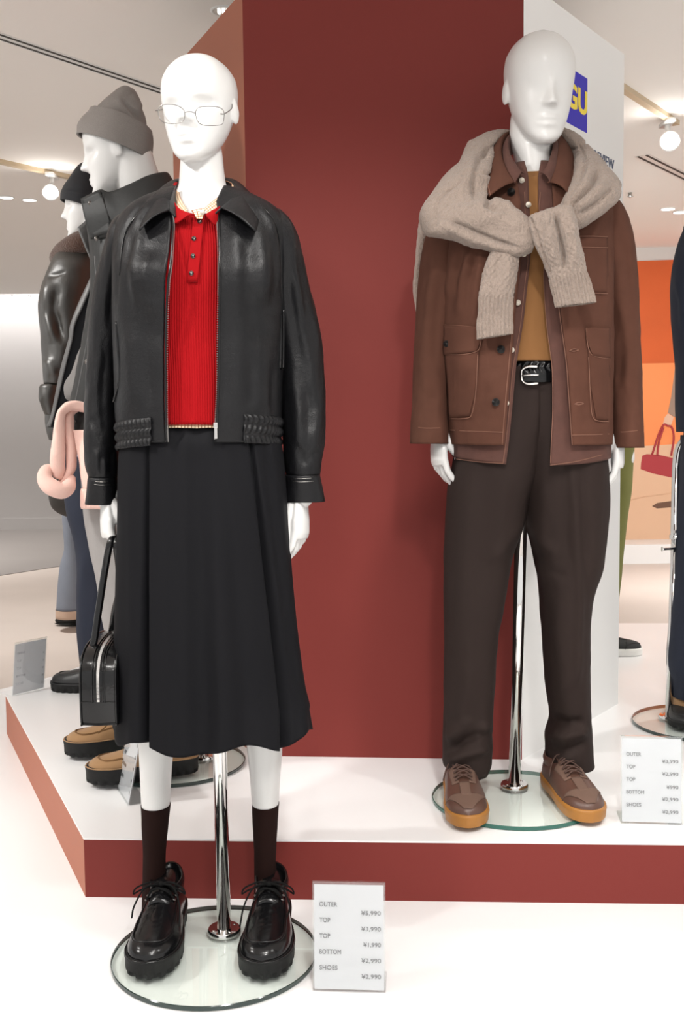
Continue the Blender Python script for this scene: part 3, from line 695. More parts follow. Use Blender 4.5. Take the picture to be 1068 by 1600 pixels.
def sole_mb(out, levels, lug=0, lugn=0):
    c = out.mean(0); th = []; k = len(out); q = MB(); G = []
    seg = np.concatenate([[0], np.cumsum(np.linalg.norm(np.diff(out, axis=0), axis=1))])
    d = np.roll(out, -1, 0)-np.roll(out, 1, 0); N = np.stack([d[:, 1], -d[:, 0]], 1); N /= np.linalg.norm(N, axis=1)[:, None]+1e-9
    if ((out-c)*N).sum() < 0: N = -N
    for lv in levels:
        z, o = lv[:2]; g = lv[2] if len(lv) > 2 else 0
        off = o-(g*(np.sin(seg/seg[-1]*2*math.pi*lugn) > .2) if g else 0)
        P_ = out+N*(np.ones(k)*off)[:, None]; G.append(np.column_stack([P_, np.ones(k)*z if not callable(z) else z(P_)]))
    q.grid(np.array(G), True, cap0=True, cap1=True); return q
def place(M, mb):
    V = np.array(mb.v); R = np.array(M); mb.v = (V@R[:3, :3].T+R[:3, 3]).tolist(); return mb
def shoeM(heel, toe, z, mirror=1):
    h = np.array([heel[0], heel[1], z]); t = np.array([toe[0], toe[1], z]); x = t-h; x /= np.linalg.norm(x); y = np.cross([0, 0, 1], x)*mirror
    return np.array([[x[0], y[0], 0, h[0]], [x[1], y[1], 0, h[1]], [x[2], y[2], 1, h[2]], [0, 0, 0, 1]])
# ================================================================ front mannequin: black leather jacket, red knit, long black skirt
YF = 2.10
dc = (PZ(338, 1411, .012)+PZ(338, 1574, .012))/2
fp = PZ(350, 1449, .02)
disc_stand('round glass base with chrome pole under the black skirt', dc[0]-.003, dc[1], .204, 0, (fp[0], fp[1]), (0, -.03, .96), m_edgek)
woman = thing('mannequin', 'white mannequin in black leather jacket, red polo knit and long black skirt', 'mannequin', (dc[0], dc[1], .011), 'dressed mannequins')
b = MB()
hc = PY(311.5, 172, 2.10)
Rw = head(b, hc, .205, -.24, .09, 0, ws=.97, ears=(1, 1), ls=.9, lips=1.25)
add_loft(b, [(200, 0, 0, 0, 0, 0)] and H([(205, 290, 340, 2.11, .05), (240, 283, 347, 2.115, .047), (268, 281, 350, 2.115, .046), (292, 279, 354, 2.115, .050), (312, 262, 372, 2.115, .058), (335, 225, 405, 2.11, .075), (380, 205, 420, 2.10, .09), (520, 212, 415, 2.10, .09), (640, 215, 412, 2.10, .09), (720, 215, 418, 2.11, .10), (800, 220, 430, 2.12, .10), (860, 235, 420, 2.12, .09)]), cap0=True, cap1=True, n=56, m=70)
for rows in ([(800, 225, 325, 2.13, .075), (980, 220, 296, 2.14, .055), (1110, 217, 278, 2.145, .042), (1165, 217, 271, 2.15, .044), (1210, 219, 267.5, 2.155, .043), (1262, 221.5, 264.5, 2.16, .036), (1330, 229, 254, 2.165, .022), (1400, 231, 252, 2.165, .022)],
             [(800, 325, 425, 2.13, .075), (980, 350, 430, 2.14, .055), (1110, 378, 440, 2.145, .042), (1165, 385, 441, 2.15, .044), (1210, 390, 438, 2.155, .043), (1262, 394, 434.5, 2.16, .036), (1330, 403, 426, 2.165, .022), (1400, 404, 426, 2.165, .022)]):
    add_loft(b, H(rows), cap0=True, cap1=True, n=36, m=50)
for pts, hd in ((((232, 375, 2.12), (196, 425, 2.13), (168, 560, 2.15), (160, 710, 2.145), (165.5, 774, 2.122)), -1), (((395, 375, 2.12), (430, 425, 2.13), (470, 560, 2.15), (477, 710, 2.145), (470, 775, 2.115)), 1)):
    P_ = px3(pts); b.tube(catmull(P_, 16), np.interp(np.linspace(0, 1, 16), [0, .3, .6, 1], [.036, .036, .034, .026]), 18, round_end=True)
    hb = MB()
    if hd < 0: hand(hb, P_[-1], (.05, -.06, -1), (.95, .3, 0), (.3, -.95, 0), .95, (.25, .7, .7), (.92, .2, .42), fore=.03); h1 = remesh(hb, .0016, LOC[woman], 3)
    else: hand(hb, P_[-1], (-.04, -.04, -1), (-.95, .3, 0), (-.3, -.95, 0), .95, (.18, .38, .3), (.95, .28, .14), fore=.03); h2 = remesh(hb, .0016, LOC[woman], 3)
mk('body', join_meshes([remesh(b, .0027, LOC[woman], 3), h1, h2]), m_man, woman)

# ---- jacket
jk_open = [(300, 275, 350), (329, 266, 339), (353, 270, 341), (370, 269, 342), (405, 267, 343), (447, 262, 343), (520, 259, 342), (598, 258.5, 341), (663, 259, 338), (692, 261, 337)]
jk_rows = H([(300, 252, 384, 2.115, .062), (312, 226, 408, 2.11, .078), (325, 203, 430, 2.105, .090), (340, 190, 444, 2.10, .099), (362, 180, 452, 2.10, .112), (400, 178, 450, 2.10, .133), (445, 179, 446, 2.10, .149), (480, 179, 445, 2.10, .148), (540, 180, 443, 2.10, .140), (600, 182, 441, 2.10, .140), (650, 184, 440, 2.10, .140), (690, 192, 434, 2.10, .134)])
jk_folds = [([(224, 425), (224, 440)], .016, 26, 0), ([(400, 425), (400, 442)], .018, 27, 0), ([(240, 300), (212, 330), (192, 365), (184, 420), (183, 480)], -.005, 3), ([(410, 318), (432, 345), (441, 385), (443, 470)], -.005, 3),
            ([(246, 303), (220, 335), (200, 370), (192, 420)], .004, 5), ([(404, 318), (425, 350), (433, 390), (434, 450)], .004, 5),
            ([(205, 345), (196, 420), (205, 500)], -.006, 7), ([(222, 350), (210, 420), (214, 480)], .006, 8), ([(236, 390), (232, 450), (246, 500)], .007, 12), ([(215, 440), (240, 470)], -.004, 9),
            ([(232, 470), (228, 560), (238, 640)], -.006, 12), ([(205, 500), (204, 580), (210, 650)], .008, 14), ([(250, 520), (246, 600), (250, 650)], .004, 9),
            ([(365, 350), (372, 410), (366, 470)], .008, 15), ([(405, 350), (412, 420), (405, 480)], .012, 14), ([(388, 370), (385, 440), (395, 520)], -.009, 14), ([(428, 380), (424, 450), (432, 500)], -.006, 8),
            ([(395, 440), (412, 480), (436, 500)], -.005, 9), ([(375, 480), (372, 560), (382, 640)], .005, 14), ([(410, 520), (405, 600), (412, 650)], .010, 16), ([(392, 560), (390, 640)], -.006, 10), ([(430, 560), (424, 620), (430, 650)], -.006, 8), ([(353, 500), (352, 640)], -.003, 8)]
jacket_mb = MB()
Gj = add_loft(jacket_mb, jk_rows, n=190, m=120, e=2.5, open=jk_open, folds=sf(jk_folds, .62), nz=[(.0014, (14, 14, 7), 1), (.0006, (45, 45, 20), 2)])
jacket = mk('leather_jacket', jacket_mb, m_leather, woman, solid=.0025, label='black leather blouson with open zip')
Sj = Surf(Gj)
slv_folds_l = [([(176, 360), (166, 420), (160, 500)], .005, 6), ([(190, 380), (178, 440), (170, 520)], -.007, 7), ([(150, 470), (152, 560), (148, 640)], .005, 8), ([(165, 540), (160, 620), (165, 700)], -.005, 8), ([(142, 650), (160, 690)], -.004, 6), ([(150, 700), (152, 745)], .006, 5), ([(163, 715), (163, 745)], .005, 4), ([(174, 700), (176, 745)], -.006, 5)]
slv_folds_r = [([(452, 360), (462, 420), (470, 500)], .006, 8), ([(462, 400), (480, 460), (488, 540)], -.008, 8), ([(448, 420), (460, 500), (470, 560)], -.008, 9), ([(470, 520), (486, 570), (494, 640)], .006, 9), ([(452, 560), (466, 640), (468, 720)], .007, 9), ([(482, 600), (482, 680)], -.007, 8), ([(500, 620), (492, 680), (484, 735)], .006, 7), ([(460, 690), (476, 720), (500, 700)], -.007, 7)]
def sleeve(rows, folds, seed, parent, mat, name='sleeve', e=2.2, n=80, m=110, cap1=True, **k):
    q = MB(); G = add_loft(q, H(rows), cap0=True, cap1=cap1, n=n, m=m, e=e, folds=sf(folds, .75), nz=[(.0020, (18, 18, 9), seed), (.0012, (45, 45, 24), seed+1)])
    return mk(name, q, mat, parent, **k), G
sl, Gl = sleeve([(332, 200, 232, 2.115, .035), (345, 181, 238, 2.115, .058), (366, 171, 240, 2.115, .072), (400, 162, 232, 2.125, .075), (430, 154, 224, 2.135, .072), (470, 146, 212, 2.145, .068), (510, 141, 202, 2.15, .064), (560, 138, 193, 2.155, .060), (620, 135, 188, 2.15, .058), (680, 133, 186, 2.14, .056), (725, 135, 185.5, 2.135, .052), (746, 139.5, 184.5, 2.13, .045)], slv_folds_l, 5, jacket, m_leather)
sr, Gr = sleeve([(330, 410, 440, 2.115, .035), (342, 402, 452, 2.115, .058), (362, 400, 463, 2.115, .072), (395, 402, 472, 2.125, .075), (430, 408, 481, 2.135, .072), (470, 416, 491, 2.145, .068), (510, 424, 499, 2.15, .064), (560, 432, 505, 2.155, .060), (620, 438, 508, 2.15, .058), (680, 441, 507.5, 2.14, .056), (722, 443, 503, 2.135, .052), (742, 446, 499.5, 2.13, .045)], slv_folds_r, 9, jacket, m_leather)
for rows, S_, L1 in (([(745, 139.5, 184.5, 2.13, .046), (750, 138.5, 185, 2.13, .048), (766, 137, 185.5, 2.13, .046), (787, 134, 186, 2.13, .044)], Gl, [(142, 754), (160, 756), (182, 754)]), ([(741, 446, 499.5, 2.13, .046), (746, 445, 500.5, 2.13, .048), (762, 443.5, 504, 2.13, .046), (783, 441, 508, 2.13, .044)], Gr, [(448, 749), (470, 751), (498, 749)])):
    q = MB(); Gc = add_loft(q, H(rows), n=64, m=16, e=2.3); c_ = mk('cuff', q, m_leather, jacket, solid=.003)
    S2 = Surf(Gc); q = MB()
    for dy in (-3, 2): q.tube(on(S2, [(x, y+dy) for x, y in L1], .0008, 14), .0009, 5)
    mk('cuff_stitching', q, m_gun, jacket)
# elastic hem band
q = MB()
def ruche(TH, S, U, V, G): return .0034*np.abs(np.sin(math.pi*np.clip(V/.019, 0, 3)))+.0018*np.sin(U*2*math.pi/.0105+2.2*np.sin(V*120)+3*np.sin(U*37))*np.abs(np.sin(math.pi*np.clip(V/.019, 0, 3)))
def sagf(G, TH, S): G = G.copy(); G[..., 2] += .011*np.clip(np.sin(TH), 0, 1); return G
add_loft(q, [(184, 664, 440, 653, 2.10, .1405), (186, 672, 440, 661, 2.10, .1410), (188, 705, 437, 697, 2.10, .136)], n=420, m=44, e=2.5, open=[(600, 238, 381), (720, 238, 381)], disp=ruche, post=sagf)
mk('elastic_hem', q, m_leather, jacket, solid=.003)
# zip, pocket welts
def edge_strip(name, S, pts, w, mat, parent, off=.002, r=.0016):
    q = MB(); q.tube(on(S, pts, off, 60, 7), r, 6); return mk(name, q, mat, parent)
zl = [(266.5, 330), (270.5, 353), (268, 405), (263, 447), (260, 520), (259.5, 598), (260, 660), (261, 690)]; zr = [(339, 329), (341, 353), (342.5, 405), (342.5, 447), (341.5, 520), (340.5, 598), (338, 660), (337, 686)]
for zz, sx in ((zl, 1), (zr, -1)):
    P_ = on(Sj, zz, .0005, 150, 8)
    # smooth depth
    for _ in range(6): P_[1:-1] = (P_[:-2]+2*P_[1:-1]+P_[2:])/4
    q = MB(); q.tube(P_+[-.0012*sx, -.0012, 0], .0021, 8); zt = mk('zipper', q, m_leather2, jacket, label='zip edge piping')
    q = MB()
    T = catmull(P_+[.0022*sx, -.0016, 0], 150)
    for i in range(0, 150): q.box(T[i]-[.0010, .0009, .0008], T[i]+[.0010, .0009, .0008])
    mk('zipper_teeth', q, m_gun, jacket, smooth=False, kind='stuff')
q = MB(); c = Sj.at(337, 672, .004); q.box(c-[.003, .002, .016], c+[.003, .003, .012]); q.box(c-[.004, .004, -.004], c+[.004, -.001, .014]); mk('zip_pull', q, m_silver, jacket, smooth=False, bevel=.001)
for pts in ([(181, 502), (184, 545), (186, 590), (177, 628)], [(442.5, 484), (442.5, 530), (442, 576)]):
    q = MB(); P_ = on(Surf(Gj, Gl, Gr), pts, .003, 24, 12); q.tube(P_, .0022, 6, flat=((0, 1, 0), .6)); q.tube(P_+[.006 if pts[0][0] < 300 else -.006, 0, 0], .0032, 8); mk('pocket_welt', q, m_leather2, jacket)
# seams
for L_ in ([(243, 303), (216, 333), (194, 368), (186, 430)], [(407, 320), (429, 347), (438, 387), (440, 470)]):
    q = MB(); q.tube(on(Sj, L_, .0012, 20), .0014, 5); mk('raglan_seam', q, m_leather2, jacket)
# collar
def leaf(name, A, B_, mat, parent, bulge=.006, solid=.0028, nu=36, nv=14, bdir=(0, -1, .4), **k):
    q = MB(); G = ruled(q, px3(A), px3(B_), nu, nv, bulge, bdir); return mk(name, q, mat, parent, solid=solid, offset=0, **k), G
cl_A = [(318, 279, 2.19), (290, 280, 2.165), (275, 286, 2.12), (268, 297, 2.065), (264, 312, 2.02), (264, 329, 1.985)]
cl_B = [(318, 300, 2.225), (272, 292, 2.205), (246, 302, 2.14), (231, 323, 2.065), (222, 346, 2.00), (217.5, 361, 1.965)]
cr_A = [(318, 279, 2.19), (346, 280, 2.165), (365, 286, 2.12), (371, 297, 2.065), (360, 312, 2.02), (345, 325, 1.985)]
cr_B = [(318, 300, 2.225), (372, 290, 2.205), (395, 309, 2.14), (403, 328, 2.065), (403, 348, 2.00), (399.5, 362, 1.965)]
for A_, B_ in ((cl_A, cl_B), (cr_A, cr_B)): leaf('collar', A_, B_, m_leather, jacket, .012)
for A_, d_ in ((cl_A, 1), (cr_A, -1)):
    leaf('collar_stand', A_, [(x+(10*d_ if i > 1 else 0), y+(16 if i < 4 else 10), Y+.0) for i, (x, y, Y) in enumerate(A_)], m_leather, jacket, .0)

# ---- red polo knit
po = MB()
def rib(TH, S, U, V, G): return .0008*np.cos(U*2*math.pi/.0046)
Gp = add_loft(po, H([(350, 220, 404, 2.10, .100), (365, 208, 415, 2.10, .108), (400, 200, 425, 2.10, .116), (450, 199, 427, 2.10, .122), (520, 200, 425, 2.10, .119), (600, 205, 425, 2.10, .121), (664, 207, 425, 2.10, .124)]), n=620, m=50, arc=(-.1, math.pi+.1), e=2.4, disp=rib, folds=[([(290, 470), (285, 560), (292, 640)], .003, 10), ([(318, 450), (322, 560)], -.003, 10)])
polo = mk('red_polo_knit', po, m_red, woman, solid=.002)
Sp = Surf(Gp)
patch('placket', Sp, ([(301, 333), (299, 370), (294, 410), (291.5, 441)], [(321, 333), (316, 370), (312, 410), (308.5, 441)]), m_red, polo, off=.003, th=.002)
for x, y in ((312, 346), (303, 373), (301.5, 400), (299, 427)): button('button', Sp.at(x, y, .0035), (0, -1, 0), .0044, m_gun, polo)
leaf('polo_collar', [(277, 286, 2.105), (272, 297, 2.075), (271, 311, 2.04), (277, 323, 2.012), (288, 331, 1.992), (304, 336, 1.980)], [(270, 291, 2.11), (265, 306, 2.092), (262, 326, 2.065), (265, 343, 2.025), (274, 349, 1.985), (291, 339, 1.974)], m_red, polo, .004, .0035)
leaf('polo_collar', [(366, 296, 2.085), (358, 309, 2.05), (348, 318, 2.02), (337, 326, 1.995), (321, 336, 1.982)], [(366, 306, 2.095), (358, 324, 2.065), (349, 342, 2.025), (337, 352, 1.985), (325, 341, 1.974)], m_red, polo, .004, .0035)
# ---- checked shirt under the knit
sh = MB()
Gs = add_loft(sh, H([(640, 212, 420, 2.10, .112), (655, 211, 421, 2.10, .116), (668.5, 210, 422, 2.10, .119)]), n=90, m=12, arc=(-.1, math.pi+.1), e=2.4, folds=[([(300, 650), (310, 675)], -.004, 5), ([(275, 650), (278, 675)], .003, 5), ([(330, 650), (326, 675)], .003, 5)])
shirt = mk('checked_shirt', sh, m_plaid, woman, solid=.0012)
leaf('shirt_collar', [(318, 275, 2.175), (292, 283, 2.145), (281, 292, 2.10), (281, 305, 2.06), (286, 318, 2.025), (294, 330, 2.0)], [(318, 298, 2.185), (280, 292, 2.16), (270.5, 303, 2.10), (272, 316, 2.055), (279, 327, 2.015), (288, 335, 1.992)], m_plaid, shirt, .003, .0016)
leaf('shirt_collar', [(318, 275, 2.175), (350, 282, 2.145), (362, 289, 2.10), (350, 301, 2.06), (333, 314, 2.025), (319, 326, 1.998)], [(318, 298, 2.185), (362, 290, 2.16), (367.5, 300, 2.10), (357, 313, 2.045), (344, 324, 2.008), (326, 337, 1.988)], m_plaid, shirt, .003, .0016)
leaf('shirt_placket', [(299, 329, 2.001), (303, 336, 1.993), (307, 342, 1.986)], [(321, 325, 2.000), (319, 334, 1.992), (316, 342, 1.986)], m_plaid, shirt, .0, .0016)
button('shirt_button', PY(316, 332, 1.986), (0, -1, 0), .0052, m_pearl, shirt)

# ---- skirt
sk = MB()
def pleats(TH, S, U, V, G):
    px, py = proj(G.reshape(-1, 3)); px = px.reshape(TH.shape); py = py.reshape(TH.shape); g = np.clip((py-690)/420, 0, 1)
    D = np.zeros(TH.shape); fr = np.clip(np.sin(TH)*4, 0, 1)
    for x0, x1, a, w0, w1 in ((229, 224, -.030, 2.2, 5), (392, 449, -.034, 2.5, 7), (306, 316, -.010, 8, 20), (345, 384, -.006, 8, 16), (262, 270, .006, 10, 18), (205, 206, .004, 6, 8), (352, 352, .010, 12, 22), (425, 470, .010, 8, 12), (330, 345, .006, 9, 12), (289, 292, .005, 7, 11), (414, 462, -.006, 5, 6)):
        c_ = x0+(x1-x0)*g; w = w0+(w1-w0)*g; D += a*(.35+.65*g)*np.exp(-((px-c_)/w)**2)
    D = D*fr
    D += (1-fr)*.012*g*np.sin(TH*9)
    return D
Gk = add_loft(sk, H([(654, 212, 418, 2.10, .104), (672, 204, 428, 2.10, .112), (692, 193, 439, 2.105, .128), (720, 189, 444, 2.11, .136), (800, 187.5, 450, 2.115, .148), (900, 186.5, 456, 2.12, .160), (1000, 186, 464, 2.125, .172), (1080, 186, 475, 2.13, .182), (1131, 186, 486, 2.13, .190)]), n=300, m=110, e=2.7, disp=pleats, nz=(.0025, (9, 9, 3), 4),
    post=lambda G, TH, S: G+np.stack([0*TH, 0*TH, -.010*(S[:, None]**3)*np.cos(TH*7+.6)], -1))
skirt = mk('pleated_skirt', sk, m_skirt, woman, solid=.002)

# ---- socks
for rows in ([(1257, 220, 266, 2.16, .0385), (1262, 220.5, 265.5, 2.16, .0385), (1300, 222, 261.5, 2.165, .034), (1340, 223.5, 258.5, 2.168, .031), (1385, 222.5, 258.5, 2.168, .033), (1425, 222, 262, 2.165, .04)],
             [(1255, 393, 436, 2.16, .0385), (1260, 393.5, 435.5, 2.16, .0385), (1300, 395, 433, 2.165, .034), (1340, 397, 431, 2.168, .031), (1385, 397, 432, 2.168, .033), (1425, 396, 436, 2.165, .04)]):
    q = MB(); add_loft(q, H(rows), n=48, m=40, nz=(.0006, 30, 3)); mk('sock', q, m_sock, woman, solid=.0012, offset=-1)

# ---- chunky moc-toe shoes
MOC = [(0, .002, .075, .034, 0), (.004, .016, .092, .034, 0), (.02, .031, .104, .034, 0), (.05, .0365, .104, .034, 0), (.09, .038, .100, .034, .001), (.125, .0415, .097, .034, .002), (.155, .0455, .088, .034, .003), (.19, .0490, .077, .034, .003), (.222, .0492, .070, .034, .002), (.25, .0440, .064, .034, .001), (.270, .033, .057, .034, 0), (.281, .019, .048, .034, 0), (.286, .003, .038, .034, 0)]
MOCS = [(0, .003, 0), (.004, .019, 0), (.02, .034, 0), (.06, .040, 0), (.11, .041, .001), (.16, .049, .003), (.20, .0535, .003), (.23, .053, .002), (.255, .047, .001), (.275, .035, 0), (.286, .020, 0), (.291, .003, 0)]
def moc_shoe(root, M, mirror, m_up, m_sole, m_lace, laces=True, m_seam2=None, k=1.0, sole_h=.036, creases=1.0, open_top=True):
    def zs(x, y):
        w, h, zb, cy = pchip([p[0] for p in MOC], np.array([p[1:] for p in MOC]), np.array([x]))[0]
        c = min(.999, abs((y-cy)/w))**(2.4/2); return zb+(h-zb)*max(0, 1-c*c)**(1/(2.4*.9))
    ap = np.array([(.095, .031), (.13, .034), (.165, .0365), (.2, .0375), (.225, .036), (.243, .030), (.2545, .019), (.2585, .0001)])
    U_ = np.vstack([ap*[1, 1], (ap*[1, -1])[::-1][1:]]); U_ = catmull(U_, 60)
    G = shoe_upper(.286, MOC, 60, 44)
    Xa = G[..., 0]; Ya = G[..., 1]; inw = np.interp(Xa, ap[:, 0], ap[:, 1], left=.031, right=0); ins = (np.abs(Ya) < inw) & (Xa > .09)
    G[..., 2] -= np.where(ins, .0022, -.0012)
    cr = creases*.0042*np.exp(-((Xa-.175)/.026)**2)*np.sin((Xa-.3*np.abs(Ya)+.004*np.sin(Ya*190+mirror))*2*math.pi/.014)*np.exp(-(Ya/.026)**2); G[..., 2] += cr
    q = MB(); q.grid(G, False)
    up = mk('shoe', place(M, q), m_up, root)
    out = sole_outline(.291, MOCS, 60)
    s0 = lambda z: z
    q = sole_mb(out, [(0, -.006, .004), (.004, -.001, .0045), (.012, .0, .0045), (.0135, -.0005), (.030, 0), (sole_h-.003, .0015), (sole_h, .001), (sole_h+.002, -.003)], lugn=26)
    mk('sole', place(M, q), m_sole, up, label='black lug sole', angle=50)
    q = MB(); P_ = np.array([[x, y, zs(x, y)+.0004] for x, y in U_]); q.tube(P_, .0021, 8); q.tube(P_*[1, 1.06, 1]+[.003, 0, -.0022], .0014, 6); mk('apron_seam', place(M, q), m_seam2 or m_up, up)
    q = MB(); oc = out*[1, 1]; q.tube(np.column_stack([oc, np.ones(len(oc))*(sole_h+.0012)])*[1, .985, 1], .0018, 6, closed=True); mk('welt', place(M, q), m_up, up)
    if open_top:
        t = np.linspace(0, 2*math.pi, 41)[:-1]; rim = np.column_stack([.058+.055*np.cos(t), .0335*np.sin(t), .103+.010*np.maximum(0, -np.cos(t))**2-.004*np.maximum(0, np.cos(t))])
        q = MB(); q.grid(np.array([rim+[0, 0, -.03], rim*[1, 1.06, 1]+[-.003, 0, -.012], rim, rim*[.9, .86, 1]+[.006, 0, -.001], rim*[.88, .82, 1]+[.007, 0, -.02]]), True); mk('shoe_collar', place(M, q), m_up, up)
        q = MB(); Gt = np.array([[[x, y, zs(min(x, .15), 0)+.010+(.115-x)*.25-18*y*y] for y in np.linspace(-.023, .023, 9)] for x in np.linspace(.09, .15, 8)]); q.grid(Gt); mk('tongue', place(M, q), m_up, up, solid=.003)
    if laces:
        q = MB()
        for x, w in ((.112, .027), (.132, .028)):
            for dx in (0, .006): q.tube(catmull([[x+dx*.5, -w, zs(x, w)+.002], [x-dx, -w*.5, zs(x, 0)+.012], [x+dx, w*.5, zs(x, 0)+.012], [x, w, zs(x, w)+.002]], 14), .0021, 7)
        kx = .118; kz = zs(.118, 0)+.016; q.ellipsoid((kx, 0, kz), (.006, .007, .005), n=10, m=8)
        for s_ in (-1, 1):
            q.tube(catmull([[kx, 0, kz], [kx+.01, s_*.02, kz+.008], [kx+.022, s_*.046, kz+.002], [kx+.024, s_*.052, kz-.010], [kx+.016, s_*.04, kz-.006], [kx+.004, s_*.015, kz]], 26), .0018, 7)
            q.tube(catmull([[kx, 0, kz], [kx+.02, s_*.028, kz+.002], [kx+.05, s_*.045, kz-.022], [kx+.085, s_*(.050 if s_*mirror > 0 else .043), kz-.048+(0 if s_*mirror > 0 else .018)]], 20), .0018, 7, round_end=True)
        mk('laces', place(M, q), m_lace, up)
        for s_ in (-1, 1):
            for x in (.112, .132):
                q = MB(); c = np.array([x, s_*.0275, zs(x, .0275)]); q.tube([c, c+[0, s_*.0016, .0022], c+[0, s_*.0014, .002]], [.004, .0036, .001], 12); mk('eyelet', place(M, q), m_gun, up)
    return up
tz = .0115
for hx, tx, mir in (((270, 1424), (224, 1543), 1), ((429, 1424), (406, 1547), -1)):
    h_ = PZ(hx[0], hx[1], tz); t_ = PZ(tx[0], tx[1], tz); moc_shoe(woman, shoeM(h_[:2], t_[:2], tz), mir, m_leather2, m_rubber, m_blacklace)

# ---- wire glasses worn by the front mannequin
gl = thing('eyeglasses', 'thin silver wire glasses on the front mannequin with the red knit', 'glasses', hc)
fd = np.array(Rw @ Vector((0, -1, 0))); gp = hc+fd*.102
def gpx(L, off=0): return np.array([PPL(x, y, gp-fd*off, fd) for x, y in L])
l1 = [(256, 163.5), (270.6, 163.4), (281, 167), (287.5, 173), (288.5, 182), (284, 190.5), (272, 193), (259, 192), (251, 187.5), (247, 175), (249, 167)]
l2 = [(305.5, 177), (309, 168.5), (321, 166.3), (338, 166.8), (347, 170.5), (350, 177), (349, 189), (344.7, 195), (328, 196.3), (314.4, 194.6), (308, 188)]
for L_ in (l1, l2):
    C_ = catmull(gpx(L_), 56, True); q = MB(); q.tube(C_, .00075, 7, closed=True); mk('rim', q, m_gun, gl)
    q = MB(); q.fan([q.verts([p])for p in C_]); mk('lens', q, m_lens, gl)
q = MB(); q.tube(catmull(gpx([(288.5, 176), (293, 174.5), (300, 175), (305.5, 177.5)]), 12), .0008, 7); mk('bridge', q, m_gun, gl)
side_r = np.array(Rw @ Vector((1, 0, 0)))
for a0, s_, xr in (((351, 177.5), 1, 1), ((243, 172.5), -1, 1)):
    h0 = gpx([a0])[0]; e0 = hc+side_r*s_*.067-fd*.0+[0, 0, .006]; q = MB()
    q.tube(catmull([h0+side_r*(-s_*.008), h0, h0*.55+e0*.45+side_r*s_*.006, e0, e0-fd*.022+side_r*s_*(-.004)+[0, 0, -.006]], 24), .0010, 7); mk('temple', q, m_gun, gl)
for px_, py_, s_ in ((291, 183, -1), (305, 185, 1)):
    q = MB(); q.ellipsoid(gpx([(px_, py_)], .006)[0], (.002, .003, .005), n=10, m=8); mk('nose_pad', q, m_lens, gl)
# ================================================================ right mannequin: brown chore jacket, draped sweater, dark trousers
YM = 2.56
dm = (PZ(803, 1198, PT+.012)+PZ(803, 1296, PT+.012))/2
fm = PZ(803, 1223, PT+.02)
disc_stand('round green-edged glass base with chrome pole between the brown sneakers', dm[0], dm[1], .2, PT, (fm[0], fm[1]), (.012, -.05, .86), m_edge)
man = thing('mannequin', 'white mannequin in brown chore jacket and dark brown trousers with a sweater over its shoulders', 'mannequin', (dm[0], dm[1], PT+.011), 'dressed mannequins')
b = MB(); hm = PY(841.5, 138, 2.56)
Rm = head(b, hm, .252, .10, .22, 0, ws=.872, eye=.10, lips=.75, nosew=.9, ears=(1, 1), feat=.85)
add_loft(b, H([(165, 802, 868, 2.59, .055), (190, 797, 866, 2.59, .057), (215, 796, 864, 2.59, .057), (240, 801, 861, 2.585, .057), (262, 805, 860, 2.58, .058), (285, 785, 880, 2.58, .07), (330, 750, 905, 2.57, .09), (480, 740, 910, 2.57, .09), (560, 760, 890, 2.575, .075), (640, 770, 880, 2.58, .05)]), cap0=True, cap1=True, n=56, m=60)
for rows in ([(830, 725, 790, 2.57, .06), (950, 715, 765, 2.57, .055), (1140, 715, 750, 2.59, .045), (1215, 722, 748, 2.59, .035)], [(830, 850, 920, 2.57, .06), (950, 860, 905, 2.57, .055), (1140, 870, 905, 2.60, .045), (1195, 872, 900, 2.60, .035)]):
    add_loft(b, H(rows), cap0=True, cap1=True, n=30, m=40)
for pts, hd in ((((745, 345, 2.58), (715, 420, 2.60), (676, 600, 2.60), (676, 640, 2.58), (683, 669, 2.555)), -1), (((905, 345, 2.58), (940, 420, 2.60), (972, 600, 2.60), (974, 640, 2.58), (966, 673, 2.555)), 1)):
    P_ = px3(pts); b.tube(catmull(P_, 16), np.interp(np.linspace(0, 1, 16), [0, .3, .6, 1], [.045, .045, .036, .025]), 18, round_end=True)
    hb = MB()
    if hd < 0: hand(hb, P_[-1], (.05, -.05, -1), (.95, .3, 0), (.3, -.95, 0), 1.0, (.18, .36, .28), (.85, .18, .5), fore=.03); h1 = remesh(hb, .0017, LOC[man], 3)
    else: hand(hb, P_[-1], (-.04, -.05, -1), (-.95, .3, 0), (-.3, -.95, 0), 1.0, (.18, .36, .28), (.85, .18, .5), fore=.03); h2 = remesh(hb, .0017, LOC[man], 3)
mk('body', join_meshes([remesh(b, .0029, LOC[man], 3), h1, h2]), m_man, man)

# ---- tee
q = MB(); Gt = add_loft(q, H([(274, 803, 862, 2.58, .062), (282, 790, 875, 2.58, .072), (290, 775, 890, 2.575, .086), (330, 742, 912, 2.57, .105), (420, 728, 925, 2.565, .116), (500, 728, 925, 2.565, .114), (568, 735, 925, 2.565, .110)]), n=110, m=70, e=2.3, nz=(.003, (14, 14, 8), 3), folds=[([(842, 430), (830, 500), (826, 560)], .003, 6), ([(846, 470), (842, 540)], -.003, 5)])
tee = mk('mustard_tee', q, m_must, man, solid=.0012)
